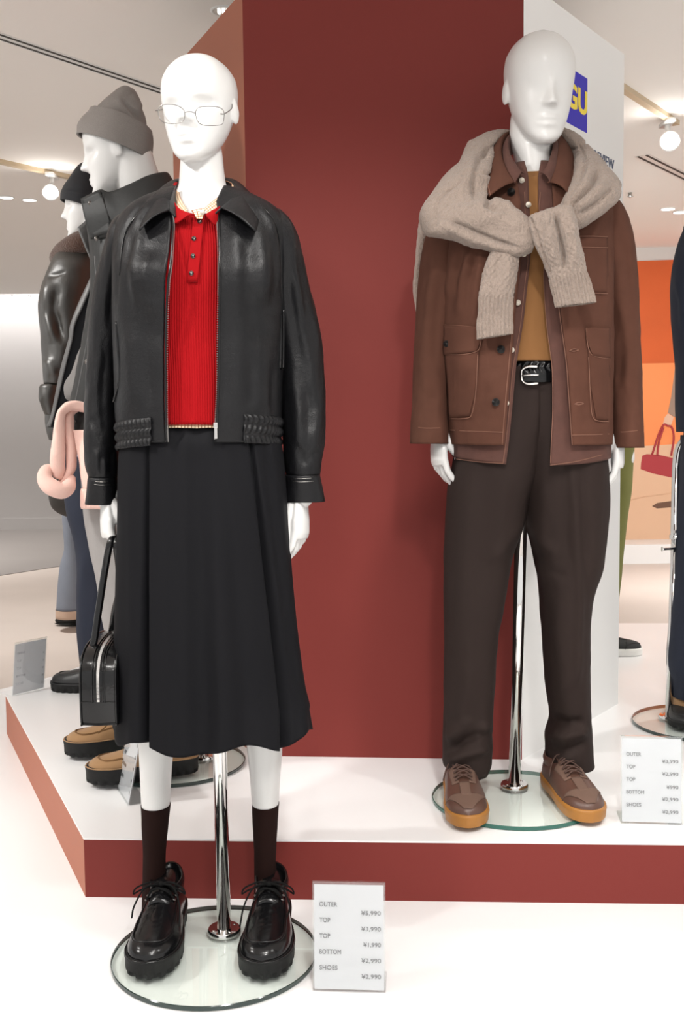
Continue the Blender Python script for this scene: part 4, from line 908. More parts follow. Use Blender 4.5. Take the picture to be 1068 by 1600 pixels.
# ---- trousers
tf_l = [([(735, 730), (728, 900), (730, 1100)], .006, 16), ([(765, 640), (752, 780), (742, 940)], -.005, 14), ([(790, 730), (785, 800), (775, 900)], .006, 12), ([(815, 815), (790, 850), (760, 880)], .005, 9), ([(700, 1176), (725, 1158), (745, 1150), (765, 1146)], -.017, 7), ([(697, 1192), (725, 1180), (765, 1168)], .016, 8), ([(700, 1160), (720, 1140), (735, 1120)], .012, 9), ([(740, 1165), (762, 1128)], .012, 8), ([(712, 1130), (730, 1085), (735, 1030)], .006, 12)]
tf_r = [([(893, 715), (900, 800), (905, 940), (900, 1090)], .010, 6), ([(904, 720), (912, 800), (916, 900)], -.006, 7), ([(878, 715), (884, 800), (882, 900)], -.007, 9), ([(850, 730), (850, 820), (862, 930)], .007, 14), ([(822, 812), (850, 850), (880, 870)], .006, 8), ([(832, 860), (860, 890), (890, 905)], -.004, 8), ([(862, 1122), (885, 1130), (915, 1128)], -.014, 7), ([(856, 1150), (885, 1152), (920, 1140)], .015, 8), ([(858, 1176), (890, 1172), (922, 1160)], -.012, 6), ([(870, 1090), (895, 1060), (915, 1010)], .006, 12)]
q = MB(); Gtl = add_loft(q, H([(556, 788, 866, 2.565, .100), (600, 755, 866, 2.565, .108), (650, 732, 862, 2.565, .115), (720, 707, 848, 2.565, .118), (780, 698, 826, 2.565, .112), (812, 696, 818.5, 2.565, .106), (835, 695, 811, 2.565, .102), (870, 693, 799, 2.565, .097), (940, 693, 787, 2.565, .092), (1000, 694, 776, 2.565, .088), (1090, 694, 770, 2.565, .086), (1150, 692, 768, 2.56, .086), (1188, 692, 766, 2.555, .088), (1201, 699, 761, 2.555, .088)]), n=110, m=150, e=2.3, folds=tf_l, nz=[(.003, (10, 10, 5), 21), (.0012, (30, 30, 20), 22)])
trs = mk('trousers', q, m_trou, man, solid=.002)
q = MB(); Gtr = add_loft(q, H([(556, 800, 872, 2.565, .100), (600, 796, 905, 2.565, .108), (650, 800, 926, 2.565, .115), (720, 806, 947, 2.565, .118), (780, 815, 950, 2.565, .113), (809, 818, 949, 2.565, .108), (840, 827, 946, 2.565, .104), (880, 836, 940, 2.565, .100), (940, 845, 922, 2.565, .094), (1000, 849, 919, 2.565, .09), (1080, 855, 919, 2.57, .088), (1122, 860, 920, 2.575, .088), (1150, 853, 922, 2.575, .09), (1182, 853, 924, 2.575, .092), (1190, 857, 925, 2.575, .092)]), n=110, m=150, e=2.3, folds=tf_r, nz=[(.003, (10, 10, 5), 25), (.0012, (30, 30, 20), 26)])
mk('trouser_leg', q, m_trou, trs, solid=.002)
St = Surf(Gtl, Gtr)
q = MB(); q.tube(on(St, [(832, 562), (830, 640), (826, 705), (822, 760)], .001, 24), .0016, 6); mk('fly_seam', q, m_trou, trs)
# belt
def bel(TH, S, U, V, G): return .0022*np.sin(U*2*math.pi/.016+np.abs(V-.014)*260)*np.sin(math.pi*np.clip(V/.028, 0, 1))
q = MB(); Gb = add_loft(q, H([(568.5, 780, 880, 2.562, .108), (583, 778, 882, 2.562, .110), (600, 776, 884, 2.562, .112)]), n=420, m=22, e=2.3, disp=bel)
belt = mk('woven_belt', q, m_leather2, man, solid=.003, label='black woven leather belt with silver buckle'); Sb = Surf(Gb)
q = MB(); q.tube(on(Sb, [(838, 573), (824, 573), (815, 578), (814, 587), (816, 596), (824, 600), (839, 599)], .006, 40, 14), .0032, 8, round_end=True); q.tube(on(Sb, [(815, 587), (828, 586), (840, 586)], .007, 10, 14), .002, 7, round_end=True); mk('buckle', q, m_silver, belt)
# ---- inner shirt
def hem_up(G, TH, S):
    G = G.copy(); G[..., 2] += (S[:, None]**6)*(.016*np.cos(TH)**2); return G
sh_open = [(262, 818, 843), (290, 823, 838), (335, 824, 838), (404, 827, 846), (440, 823, 846), (511, 815, 851), (575, 804, 859), (640, 798, 860), (689, 793, 858), (729, 788, 856)]
q = MB(); Gsh = add_loft(q, H([(262, 790, 874, 2.578, .070), (285, 752, 915, 2.572, .096), (320, 715, 945, 2.567, .113), (380, 700, 945, 2.563, .124), (450, 698, 947, 2.56, .127), (560, 698, 947, 2.56, .129), (660, 703, 950, 2.56, .133), (724, 706, 951, 2.56, .137)]), n=150, m=110, e=2.4, open=sh_open, post=hem_up, nz=[(.002, (22, 22, 14), 31)])
msh = mk('brown_shirt', q, m_brown2, man, solid=.0016, label='faded brown shirt with white buttons'); Ssh = Surf(Gsh)
for A_, B_ in (([(832, 203, 2.645), (806, 206, 2.615), (793, 218, 2.565), (796, 240, 2.515), (806, 258, 2.475), (815, 270, 2.452)], [(832, 215, 2.66), (795, 216, 2.63), (786, 226, 2.58), (785, 244, 2.525), (790, 266, 2.472), (803, 287, 2.438)]),
               ([(832, 203, 2.645), (856, 206, 2.615), (864, 218, 2.565), (861, 240, 2.515), (854, 258, 2.475), (846, 270, 2.452)], [(832, 215, 2.66), (866, 216, 2.63), (873, 226, 2.58), (873, 246, 2.525), (868, 264, 2.472), (859, 284, 2.438)])):
    leaf('shirt_collar', A_, B_, m_brown2, msh, .005, .002)
    leaf('collar_stand', A_, [(x+(3 if i > 1 and x < 835 else -3 if i > 1 else 0), y+(34, 32, 28, 20, 8, 1)[i], Y+.004) for i, (x, y, Y) in enumerate(A_)], m_brown2, msh, 0, .002)
stitch('edge_stitching', Ssh, [[(x-2 if k else x+2, y) for y, x in zip([300, 335, 404, 440, 511, 575, 640, 689, 724], col)] for k, col in ((1, [821, 822, 826, 822, 814, 803, 797, 792, 787.5]), (0, [842, 840, 847, 847, 852, 860, 861, 859, 857.5]))], msh, m_seam, .0009, .0005, 60, kind='stuff')
stitch('hem_stitching', Ssh, [[(712, 717), (750, 722), (786, 724)], [(859, 727), (900, 721), (946, 709)]], msh, m_seam, .0009, .001, 30, kind='stuff')
for x, y in ((814.6, 282), (825, 320), (818, 397), (808.6, 473), (799, 547), (790.5, 630)): button('shirt_button', Ssh.at(x, y, .0045, 12), (0, -1, 0), .0065, m_pearl, msh)
# ---- chore jacket
cj_open = [(268, 800, 862), (300, 806, 859), (340, 811, 861), (400, 813, 864), (440, 809, 866), (493, 803, 872), (565, 797, 882), (618, 792, 886), (660, 788.5, 889), (698, 785.5, 891.5)]
cj_folds = [([(735, 385), (722, 440), (716, 500)], .010, 8), ([(752, 395), (745, 450), (742, 500)], .008, 9), ([(726, 390), (712, 430), (706, 480)], -.007, 7), ([(745, 390), (734, 440)], -.008, 6), ([(712, 375), (704, 420), (700, 470)], .006, 7), ([(765, 400), (760, 460), (758, 520)], -.004, 9), ([(770, 580), (765, 640)], .004, 9), ([(930, 380), (936, 450), (940, 510)], -.005, 7), ([(940, 340), (925, 365), (915, 390)], .006, 7), ([(890, 560), (900, 620), (905, 660)], .004, 10), ([(910, 470), (915, 500)], .003, 9), ([(698, 560), (700, 640)], -.004, 6)]
q = MB(); Gcj = add_loft(q, H([(268, 775, 890, 2.578, .084), (290, 742, 925, 2.572, .108), (320, 706, 955, 2.567, .125), (380, 691, 956, 2.562, .137), (450, 690, 955, 2.56, .141), (560, 691, 954, 2.56, .143), (640, 696, 953, 2.56, .147), (694, 702, 952, 2.56, .151)]), n=190, m=130, e=2.5, open=cj_open, folds=cj_folds, nz=[(.0024, (16, 16, 9), 41), (.0012, (45, 45, 30), 42)])
cj = mk('chore_jacket', q, m_brown, man, solid=.0026, label='brown cotton chore jacket with flap pockets'); Scj = Surf(Gcj)
msl_f = [([(680, 400), (668, 480), (664, 560)], .007, 9), ([(668, 380), (662, 440), (655, 520)], -.005, 7), ([(690, 420), (680, 500), (676, 580)], -.006, 8), ([(655, 540), (665, 600), (660, 660)], .005, 9), ([(676, 560), (685, 620), (680, 664)], .005, 8), ([(648, 600), (664, 620), (690, 625)], -.003, 6)]
msr_f = [([(955, 350), (966, 430), (972, 520)], .007, 9), ([(970, 360), (982, 440), (988, 520)], -.005, 8), ([(958, 460), (968, 540), (968, 620)], -.006, 9), ([(985, 540), (978, 600), (988, 660)], .006, 8), ([(960, 580), (964, 660)], .004, 6), ([(972, 600), (985, 640), (998, 650)], -.004, 6)]
sl2, Gl2 = sleeve([(318, 706, 750, 2.58, .04), (335, 688, 752, 2.58, .066), (373, 664, 742, 2.585, .082), (420, 655, 728, 2.59, .085), (478, 650, 715, 2.595, .080), (566, 646, 703, 2.59, .074), (640, 643, 701, 2.575, .068), (684, 640.5, 701.5, 2.56, .064), (693, 640, 702, 2.56, .063)], msl_f, 51, cj, m_brown, cap1=False, solid=.0026)
sr2, Gr2 = sleeve([(305, 905, 950, 2.58, .04), (320, 902, 968, 2.58, .066), (350, 908, 980, 2.585, .082), (404, 920, 989.5, 2.59, .085), (470, 932, 994.5, 2.595, .080), (560, 945, 998, 2.59, .074), (640, 949, 1000.5, 2.575, .068), (690, 951, 1003, 2.56, .064), (699, 951, 1003.5, 2.56, .063)], msr_f, 55, cj, m_brown, cap1=False, solid=.0026)
stitch('cuff_seam', Surf(Gl2), [[(645, 666), (665, 669), (698, 668)]], cj, m_seam, .0009, .0008, 24)
stitch('cuff_seam', Surf(Gr2), [[(954, 674), (975, 675), (999, 672)]], cj, m_seam, .0009, .0008, 24)
for A_, B_ in (([(832, 203, 2.67), (802, 204, 2.64), (786, 214, 2.59), (782, 236, 2.535), (790, 262, 2.475), (803, 285, 2.437)], [(832, 228, 2.705), (784, 222, 2.685), (768, 233, 2.625), (761, 256, 2.545), (759, 282, 2.465), (763.5, 307, 2.415)]),
               ([(832, 203, 2.67), (858, 204, 2.64), (869, 215, 2.59), (871, 236, 2.535), (866, 262, 2.475), (859, 285, 2.437)], [(832, 228, 2.705), (881, 222, 2.685), (895, 238, 2.625), (900, 262, 2.545), (896, 284, 2.465), (888, 303, 2.415)])):
    leaf('collar_stand', A_, [(x+(4 if i > 1 and x < 835 else -4 if i > 1 else 0), y+(36, 34, 30, 22, 9, 1)[i], Y+.004) for i, (x, y, Y) in enumerate(A_)], m_brown, cj, 0, .002)
    lo, Gf = leaf('jacket_collar', A_, B_, m_brown, cj, .010, .003)
    q = MB(); q.tube(Gf[-2]*.6+Gf[-1]*.4+[0, -.0026, 0], .001, 5); mk('collar_stitching', q, m_seam, cj)
# pockets, buttons, seams
fl = patch('pocket_flap', Scj, ([(692, 507.5), (691.5, 530), (693, 555)], [(752, 511), (751.5, 530), (744, 549)]), m_brown, cj, .005, .003, 14, 10)
fr_ = patch('pocket_flap', Scj, ([(915, 511.5), (916, 530), (926, 556)], [(952, 512), (952, 535), (953, 560)]), m_brown, cj, .005, .003, 14, 10)
patch('patch_pocket', Scj, ([(694, 545), (697, 600), (701, 653)], [(748, 545), (744, 600), (733, 650)]), m_brown, cj, .0025, .0018, 16, 16)
patch('patch_pocket', Scj, ([(918, 545), (922, 600), (931, 656)], [(952, 548), (952, 600), (951, 658)]), m_brown, cj, .0025, .0018, 14, 16)
patch('chest_pocket', Scj, ([(880, 368), (881, 410), (884, 456)], [(949, 370), (949, 410), (950.5, 458)]), m_brown, cj, .0025, .0018, 16, 14)
stitch('pocket_stitching', Scj, [[(693, 554), (722, 554), (744, 549), (750, 538), (752, 513)], [(746, 554), (743, 610), (737, 646), (728, 653.5), (702, 654.5)], [(953, 560), (934, 558), (922, 552), (917, 535), (915, 512)], [(919, 558), (922, 620), (925, 650), (934, 657.5), (951, 659)], [(885, 458), (915, 457.5), (950, 459)], [(903, 386), (925, 386.5), (949, 387)], [(903, 369), (925, 369), (949, 370)]], cj, m_seam, .0009, .0052, 26, kind='stuff')
stitch('edge_stitching', Scj, [[(806, 330), (808, 400), (806, 440), (801, 493), (795, 565), (790, 618), (786.5, 660), (784, 695)], [(863, 330), (866, 400), (868, 440), (874, 493), (884, 565), (888, 618), (891, 660), (893.5, 695)], [(703, 672), (740, 674), (785, 675.5)], [(893, 680), (920, 679.5), (951, 678)], [(693, 507), (720, 509), (743, 511)]], cj, m_seam, .0009, .001, 50, kind='stuff')
for x, y in ((782, 546), (774, 628.5), (798, 300)): button('jacket_button', Scj.at(x, y, .005, 12), (0, -1, 0), .0092, m_blackp, cj)
button('jacket_button', Scj.at(697, 537, .008, 12), (-.6, -1, 0), .008, m_blackp, cj)
for x, y in ((896, 547.5), (904, 631)):
    q = MB(); q.tube(on(Scj, [(x-7, y+.5), (x, y-2.2), (x+7, y-.5), (x, y+1.8)], .0012, 24), .0011, 5, closed=True); mk('buttonhole', q, m_seam, cj)

# ---- sneakers
SNK = [(0, .002, .060, .024, 0), (.004, .017, .072, .024, 0), (.02, .030, .080, .024, 0), (.05, .035, .084, .024, 0), (.09, .038, .092, .024, .001), (.12, .041, .090, .024, .002), (.15, .0445, .080, .024, .003), (.19, .0478, .068, .024, .003), (.225, .0478, .060, .024, .002), (.255, .0425, .054, .024, .001), (.276, .032, .048, .024, 0), (.288, .018, .040, .024, 0), (.293, .003, .030, .024, 0)]
SNKS = [(0, .003, 0), (.004, .020, 0), (.02, .033, 0), (.06, .038, 0), (.11, .040, .001), (.16, .0465, .003), (.20, .050, .003), (.235, .0495, .002), (.262, .043, .001), (.280, .032, 0), (.292, .018, 0), (.297, .003, 0)]
m_snk = MAT('brown_smooth_leather', srgb(84, 58, 48), .42, bumps=[('noise', 500, .1, .001)]); m_sue = MAT('brown_suede', srgb(98, 74, 62), .85, bumps=[('noise', 600, .3, .001)])
m_gum = MAT('gum_rubber', srgb(156, 104, 42), .45, bumps=[('noise', 300, .1, .001)]); m_lacb = MAT('brown_lace', srgb(74, 52, 44), .8, bumps=[('noise', 900, .3, .001)])
def sneaker(root, M, mirror, m_snk=m_snk, m_sue=m_sue, m_gum=m_gum, m_lacb=m_lacb, label='dark brown leather sneaker', sl='tan gum sole'):
    px_ = [p[0] for p in SNK]; pv = np.array([p[1:] for p in SNK])
    def zs(x, y):
        w, h, zb, cy = pchip(px_, pv, np.array([x]))[0]; c = min(.999, abs((y-cy)/w))**1.2; return zb+(h-zb)*max(0, 1-c*c)**(1/2.16)
    G = shoe_upper(.293, SNK, 56, 40); q = MB(); q.grid(G); up = mk('sneaker', place(M, q), m_snk, root, label=label)
    out = sole_outline(.297, SNKS, 56)
    q = sole_mb(out, [(0, -.004), (.002, -.0005), (.022, .0012), (.0265, .001), (.029, -.0005), (.030, -.004)]); mk('gum_sole', place(M, q), m_gum, up, label=sl, angle=50)
    q = MB(); q.tube(np.column_stack([out, np.ones(len(out))*.0215])*[1, 1.03, 1], .0008, 5, closed=True); mk('sole_groove', place(M, q), m_gum, up)
    def strip(name, f, mat, nu=14, nv=18, off=.0016):
        q = MB(); q.grid(np.array([[[x, y, zs(x, y)+off] for x, y in (f(u, v) for u in np.linspace(0, 1, nu))] for v in np.linspace(0, 1, nv)])); return mk(name, place(M, q), mat, up, solid=.0012, offset=0)
    strip('toe_overlay', lambda u, v: ((.232+.054*v-.012*(2*u-1)**2*(1-v)), (2*u-1)*(.047*(1-v)**.8+.012*v)*min(1, 1.02-.25*v)), m_sue)
    strip('toe_strip', lambda u, v: (.185+.055*v, (2*u-1)*.012), m_sue, 8, 8)
    for s_ in (-1, 1): strip('lace_stay', lambda u, v: (.115+.072*v, s_*(.012+.016*u+.004*(1-v))), m_sue, 8, 12)
    q = MB(); q.grid(np.array([[[x, y, zs(min(x, .16), 0)+.004+(.12-x)*.32-14*y*y] for y in np.linspace(-.022, .022, 9)] for x in np.linspace(.085, .15, 8)])); mk('tongue', place(M, q), m_snk, up, solid=.004)
    q = MB()
    for i, x in enumerate((.118, .134, .150, .166)):
        for s_ in (-1, 1):
            q.tube(catmull([[x, s_*.021, zs(x, .021)+.003], [x+.004, s_*.008, zs(x, 0)+.009], [x+.010, -s_*.010, zs(x+.01, 0)+.008], [x+.014, -s_*.020, zs(x+.014, .02)+.003]], 14), .0024, 8, flat=((0, 0, 1), .6))
    for s_ in (-1, 1): q.tube(catmull([[.112, s_*.004, zs(.112, 0)+.012], [.105, s_*.022, zs(.11, .02)+.012], [.11, s_*.036, zs(.11, .02)-.012], [.12, s_*.0435, zs(.11, .02)-.034]], 16), .002, 7, round_end=True)
    mk('laces', place(M, q), m_lacb, up)
    t = np.linspace(0, 2*math.pi, 37)[:-1]; rim = np.column_stack([.058+.054*np.cos(t), .0325*np.sin(t), .083+.006*np.maximum(0, -np.cos(t))**2+.006*np.maximum(0, np.cos(t))]); q = MB()
    q.grid(np.array([rim+[0, 0, -.022], rim*[1, 1.06, 1]+[-.003, 0, -.01], rim, rim*[.9, .86, 1]+[.006, 0, -.001], rim*[.88, .8, 1]+[.007, 0, -.02]]), True); mk('shoe_collar', place(M, q), m_snk, up)
    strip('heel_tab', lambda u, v: (.003+.03*v, (2*u-1)*(.016+.012*v)), m_sue, 10, 6)
tz = PT+.0115
t_ = PZ(732, 1295, tz); sneaker(man, shoeM((t_[0]+.006, t_[1]+.295), t_[:2], tz), 1)
t_ = PZ(926, 1287, tz); h_ = PZ(866, 1226, tz); dv = (t_-h_)/np.linalg.norm(t_-h_)*.297; sneaker(man, shoeM((t_-dv)[:2], t_[:2], tz), -1)

# ---- oatmeal sweater knotted over the shoulders
sw = thing('knotted_sweater', 'oatmeal knit sweater knotted over the shoulders of the brown jacket', 'sweater', PY(830, 360, 2.40))
def ribc(s0, per=.0085, amp=.0016): return lambda TH, S, U, V, G: np.where(S > s0, amp*np.cos(U*2*math.pi/per), .0010*np.sin(U*2*math.pi/.012+V*60)*np.sin(V*2*math.pi/.02))
knz = lambda sd: [(.004, (14, 14, 14), sd), (.0012, (90, 90, 40), sd+1)]
def knit(name, rows, parent, n=80, m=90, e=2.2, folds=None, disp=None, seed=60, caps=(True, True), **k):
    q = MB(); G = add_loft(q, rows, cap0=caps[0], cap1=caps[1], n=n, m=m, e=e, folds=folds, disp=disp, nz=knz(seed)); return mk(name, q, m_wool, parent, **k), G
kf = [([(770, 222), (748, 245), (738, 285), (742, 318)], -.012, 4), ([(722, 274), (734, 270), (750, 270), (768, 273)], -.006, 2, 0), ([(681, 300), (700, 297), (716, 289), (727, 272)], -.005, 2, 0), ([(680, 352), (681, 330), (684, 312), (700, 297)], -.005, 2, 0), ([(766, 303), (761, 320), (778, 334)], -.014, 5), ([(690, 336), (720, 352), (765, 372), (815, 390)], -.013, 3.2), ([(760, 330), (790, 345), (820, 360)], .008, 12), ([(690, 352), (740, 374), (800, 394)], .007, 5), ([(752, 240), (726, 282), (715, 320)], .008, 12), ([(700, 318), (730, 334), (770, 350)], .006, 10), ([(740, 215), (728, 240), (724, 262)], .006, 7), ([(778, 225), (760, 232), (752, 250)], -.007, 4), ([(786, 312), (800, 330), (815, 340)], .006, 6)]
dr, Gd = knit('shoulder_drape', [(800, 207, 770, 205, 2.66, .022), (789, 212, 752, 211, 2.64, .028), (779, 221, 732, 225, 2.61, .034), (772, 236, 722, 250, 2.575, .040), (770, 254, 692, 276, 2.525, .048), (767, 274, 675, 300, 2.485, .052), (765, 296, 655, 342, 2.46, .052), (764, 308, 666, 368, 2.43, .050), (778, 310, 708, 375, 2.415, .046), (796, 320, 745, 387, 2.41, .042), (812, 331, 778, 397, 2.395, .038), (826, 344, 806, 401, 2.385, .034), (836, 360, 830, 393, 2.385, .026)], sw, 120, 140, 2.3, kf, None, 61)
knit('hanging_back', [(694, 330, 657, 338, 2.555, .03), (680, 362, 652, 360, 2.60, .03), (666, 400, 647, 404, 2.645, .026), (660, 445, 645, 452, 2.665, .02), (656, 478, 648, 480, 2.67, .012), (653.5, 490, 651, 490, 2.67, .004)], sw, 48, 50, seed=63)
kf2 = [([(899, 213), (915, 250), (905, 285), (880, 318)], -.006, 3), ([(938, 258), (925, 288), (886, 325)], -.014, 3.5), ([(962, 285), (935, 315), (899, 338)], -.011, 3.5), ([(888, 310), (900, 330)], -.008, 4), ([(950, 275), (930, 302), (895, 333)], .008, 5), ([(893, 234), (905, 226), (918, 222)], -.005, 2, 0), ([(925, 250), (915, 280), (890, 312)], .007, 6), ([(872, 316), (885, 318), (893, 325)], -.008, 3)]
knit('shoulder_drape', [(862, 203, 868, 198, 2.665, .02), (868, 211, 884, 204, 2.65, .028), (882, 224, 905, 217, 2.62, .036), (894, 242, 927, 238, 2.585, .042), (897, 258, 950, 266, 2.505, .046), (894, 277, 969, 292, 2.46, .048), (888, 294, 969, 306, 2.425, .046), (880, 309, 950, 328, 2.412, .042), (873, 318, 925, 346, 2.405, .038), (862, 326, 898, 360, 2.40, .032), (845, 338, 860, 372, 2.39, .024)], sw, 110, 120, 2.3, kf2, None, 65)
kf3 = [([(866, 322), (873, 355), (882, 400), (880, 425)], -.018, 4), ([(850, 326), (855, 360), (868, 420)], .010, 7), ([(886, 325), (894, 370), (902, 420)], .008, 6), ([(828, 342), (836, 362), (846, 392), (858, 425)], -.007, 2.5, 0), ([(876, 340), (886, 380), (893, 430)], .004, 4)]
s2, G2 = knit('sleeve_end', [(836, 334, 872, 321, 2.362, .020), (825, 340, 890, 321, 2.36, .030), (826, 353, 896, 332, 2.355, .034), (834, 378, 900, 356, 2.352, .033), (845, 404, 908, 388, 2.355, .029), (856, 428, 916, 416, 2.36, .025), (863, 455, 923, 446, 2.365, .022), (868.5, 480, 929, 473, 2.367, .021)], sw, 320, 130, 2.6, kf3, ribc(.70), 67, (True, False), solid=.004)
s1, G1 = knit('sleeve_end', [(778, 380, 822, 384, 2.405, .02), (767, 392, 813, 394, 2.402, .026), (757, 415, 809.5, 418, 2.398, .027), (750, 445, 804, 447, 2.398, .025), (746, 478, 799.5, 475, 2.40, .022), (744.5, 505, 799, 501, 2.402, .021), (746, 530, 798.5, 522, 2.402, .021)], sw, 320, 120, 2.6, [([(780, 395), (772, 440)], -.005, 6), ([(795, 395), (790, 440), (780, 480)], .004, 7)], ribc(.58), 69, (True, False), solid=.004)
# ================================================================ handbag hanging from the front mannequin's hand
bag = thing('handbag', 'glossy black zip-top handbag hanging from the hand of the leather jacket mannequin', 'handbag', PY(155, 1134, 2.1))
bz = PY(154.5, 1134, 1.995); bx0, by0, bz0 = bz; LB, WB = .27, .0335
prof = [(.012, 0), (.003, .004), (0, .014), (-.001, .05), (.001, .092), (.008, .114), (.024, .131), (.05, .142), (.09, .148), (.135, .150), (.18, .148), (.22, .142), (.246, .131), (.262, .114), (.269, .092), (.271, .05), (.27, .014), (.267, .004), (.258, 0), (.135, -.001)]
Pb = catmull(np.array(prof), 110, True); pc = np.array([LB/2, .07])
def bpt(p, x): return np.array([bx0+x, by0+p[0], bz0+p[1]])
q = MB(); q.grid(np.array([[bpt(pc+(p-pc)*k, x) for p in Pb] for x, k in ((-WB-.010, .2), (-WB-.009, .6), (-WB-.005, .9), (-WB-.001, .985), (-WB+.003, 1.0), (0, 1.012), (WB-.003, 1.0), (WB+.001, .985), (WB+.005, .9), (WB+.009, .6), (WB+.010, .2))]), True, cap0=True, cap1=True); mk('bag_body', q, m_patent, bag)
for x in (-WB-.0005, WB+.0005):
    q = MB(); q.tube([bpt(pc+(p-pc)*1.0, x) for p in Pb], .0018, 8, closed=True); mk('piping', q, m_patent, bag)
q = MB(); q.tube([bpt((-.002, .047), x) for x in np.linspace(-WB, WB, 12)], .0013, 6); mk('base_seam', q, m_patent, bag)
zi = [i for i, p in enumerate(Pb) if p[1] > .045 and p[0] < .21]; Zp = Pb[zi]; Zp = Zp[np.argsort(np.arctan2(Zp[:, 1]-.0, Zp[:, 0]-LB/2))[::-1]]
Z = catmull(np.array([bpt(pc+(p-pc)*1.018, .001) for p in Zp]), 130)
for dx in (-.0075, -.012, .0075, .012):
    q = MB(); q.tube(Z+[dx, .0005, -.0004], .0016, 6); mk('zip_edge', q, m_patent, bag)
q = MB()
for z in Z[1:-1]: q.box(z-[.0026, .0010, .0008], z+[.0026, .0010, .0008])
mk('zipper_teeth', q, m_silver, bag, smooth=False, kind='stuff')
q = MB(); p = Z[112]; q.box(p-[.005, .008, -.001], p+[.005, .008, .004]); q.box(p+[-.003, .006, .002], p+[.003, .04, .004]); mk('zip_pull', q, m_silver, bag, smooth=False)
hp = PY(177, 845, 2.085)
def handle(P_):
    C_ = catmull(P_, 60); q = MB(); q.tube(C_, .0072, 10, flat=((0, 1, 0), .8)); mk('handle', q, m_patent, bag)
sl_ = -WB-.009
handle([bpt((.07, .085), sl_), bpt((.07, .118), sl_), PY(145, 1010, 2.06), PY(153, 960, 2.07), PY(164, 890, 2.08), hp+[-.004, -.012, -.004], hp+[0, .012, .004], hp+[.004, .03, -.008], PY(187, 915, 2.14), PY(179, 955, 2.18), PY(171, 1000, 2.20), bpt((.20, .118), sl_), bpt((.20, .085), sl_)])
handle([bpt((.07, .085), -sl_), bpt((.07, .118), -sl_), PY(187, 1005, 2.06), PY(187, 960, 2.07), PY(186, 890, 2.08), hp+[.008, -.012, -.006], hp+[.008, .012, .0], hp+[.008, .03, -.012], PY(192, 915, 2.14), PY(194, 960, 2.18), PY(195, 1000, 2.2), bpt((.20, .118), -sl_), bpt((.20, .085), -sl_)])

# ================================================================ left group
m_nylon = MAT('charcoal_nylon', (.026, .027, .027), .55, Specular_IOR_Level=.3, bumps=[('noise', 30, .25, .006), ('noise', 700, .1, .0006)])
m_nylin = MAT('grey_lining', (.10, .10, .10), .45, bumps=[('noise', 60, .4, .006)])
m_heath = MAT('heather_grey_knit', srgb(128, 122, 118), .95, bumps=[('noise', 900, .4, .001)], var=(500, .22))
m_sweat = MAT('light_grey_sweat_fabric', srgb(150, 146, 144), .95, bumps=[('noise', 900, .3, .001), ('noise', 14, .2, .01)], var=(500, .1))
m_hood = MAT('mid_grey_sweat_fabric', srgb(120, 117, 115), .95, bumps=[('noise', 900, .3, .001)], var=(400, .15))
m_pink = MAT('pale_pink_knit', srgb(236, 196, 184), .95, bumps=[('noise', 500, .5, .0015), ('noise', 1200, .3, .001)], var=(300, .06), Sheen_Weight=.2)
m_paleb = MAT('pale_blue_cotton', srgb(188, 196, 220), .9); m_tand = MAT('dark_tan_lace', srgb(110, 78, 44), .9)
m_tan = MAT('tan_suede', srgb(154, 119, 82), .9, bumps=[('noise', 700, .3, .001)], var=(30, .08), Sheen_Weight=.15)
m_blackk = MAT('black_knit', (.010, .011, .014), .9, bumps=[('noise', 600, .4, .001)], Sheen_Weight=.08)
m_navy = MAT('navy_cloth', srgb(24, 31, 48), .8, bumps=[('noise', 900, .2, .001), ('noise', 14, .25, .01)])
m_fur = MAT('brown_fleece', srgb(66, 40, 26), .95, bumps=[('noise', 260, 1.0, .006)], var=(120, .35), Sheen_Weight=.3)
YB = 2.86
dB = PZ(270, 1187, PT+.012); fB = PZ(318, 1178, PT+.02)
disc_stand('round glass base and chrome pole beside the tan suede shoes', dB[0], dB[1], .197, PT, (fB[0], fB[1]), (-.03, 0, .85), m_edgek)
mB = thing('mannequin', 'white mannequin in grey beanie and charcoal high-collar coat standing behind the leather jacket', 'mannequin', (dB[0], dB[1], PT+.011), 'dressed mannequins')
b = MB(); hB = PY(181, 236, YB)
RB = head(b, hB, .217, -1.46, .2, 0, ws=.92, eye=.9, ears=(1, 1), ls=.89)
q_ = px3([(203, 245, 2.86), (211, 270, 2.86), (225, 305, 2.86), (240, 340, 2.87), (248, 380, 2.87)]); b.tube(catmull(q_, 14), np.interp(np.linspace(0, 1, 14), [0, .5, .8, 1], [.06, .058, .07, .09]), 28)
add_loft(b, H([(345, 205, 275, 2.87, .07), (380, 185, 295, 2.87, .11), (520, 185, 295, 2.87, .10), (700, 185, 290, 2.87, .10), (790, 185, 285, 2.87, .09)]), cap0=True, cap1=True, n=40, m=30)
for r_ in ([(770, 185, 240, 2.80, .05), (1000, 205, 240, 2.79, .04), (1170, 250, 275, 2.76, .03)], [(770, 200, 260, 2.93, .05), (1000, 215, 245, 2.95, .04), (1150, 235, 262, 2.94, .03)]): add_loft(b, H(r_), cap0=True, cap1=True, n=24, m=20)
mk('body', remesh(b, .004, LOC[mB], 3), m_man, mB)
q = MB(); add_loft(q, [(121, 212, 235, 252, YB, .092), (121.5, 200, 238, 236, YB, .0965), (127, 190, 238.5, 220, YB, .0965), (139, 177, 237, 207, YB, .094), (143, 172.5, 235.5, 202, YB, .091), (148, 173.5, 231, 201.5, YB, .080)], n=80, m=40, nz=(.002, (20, 20, 20), 71)); hatB = mk('beanie', q, m_heath, mB, solid=.006, label='heather grey folded knit beanie')
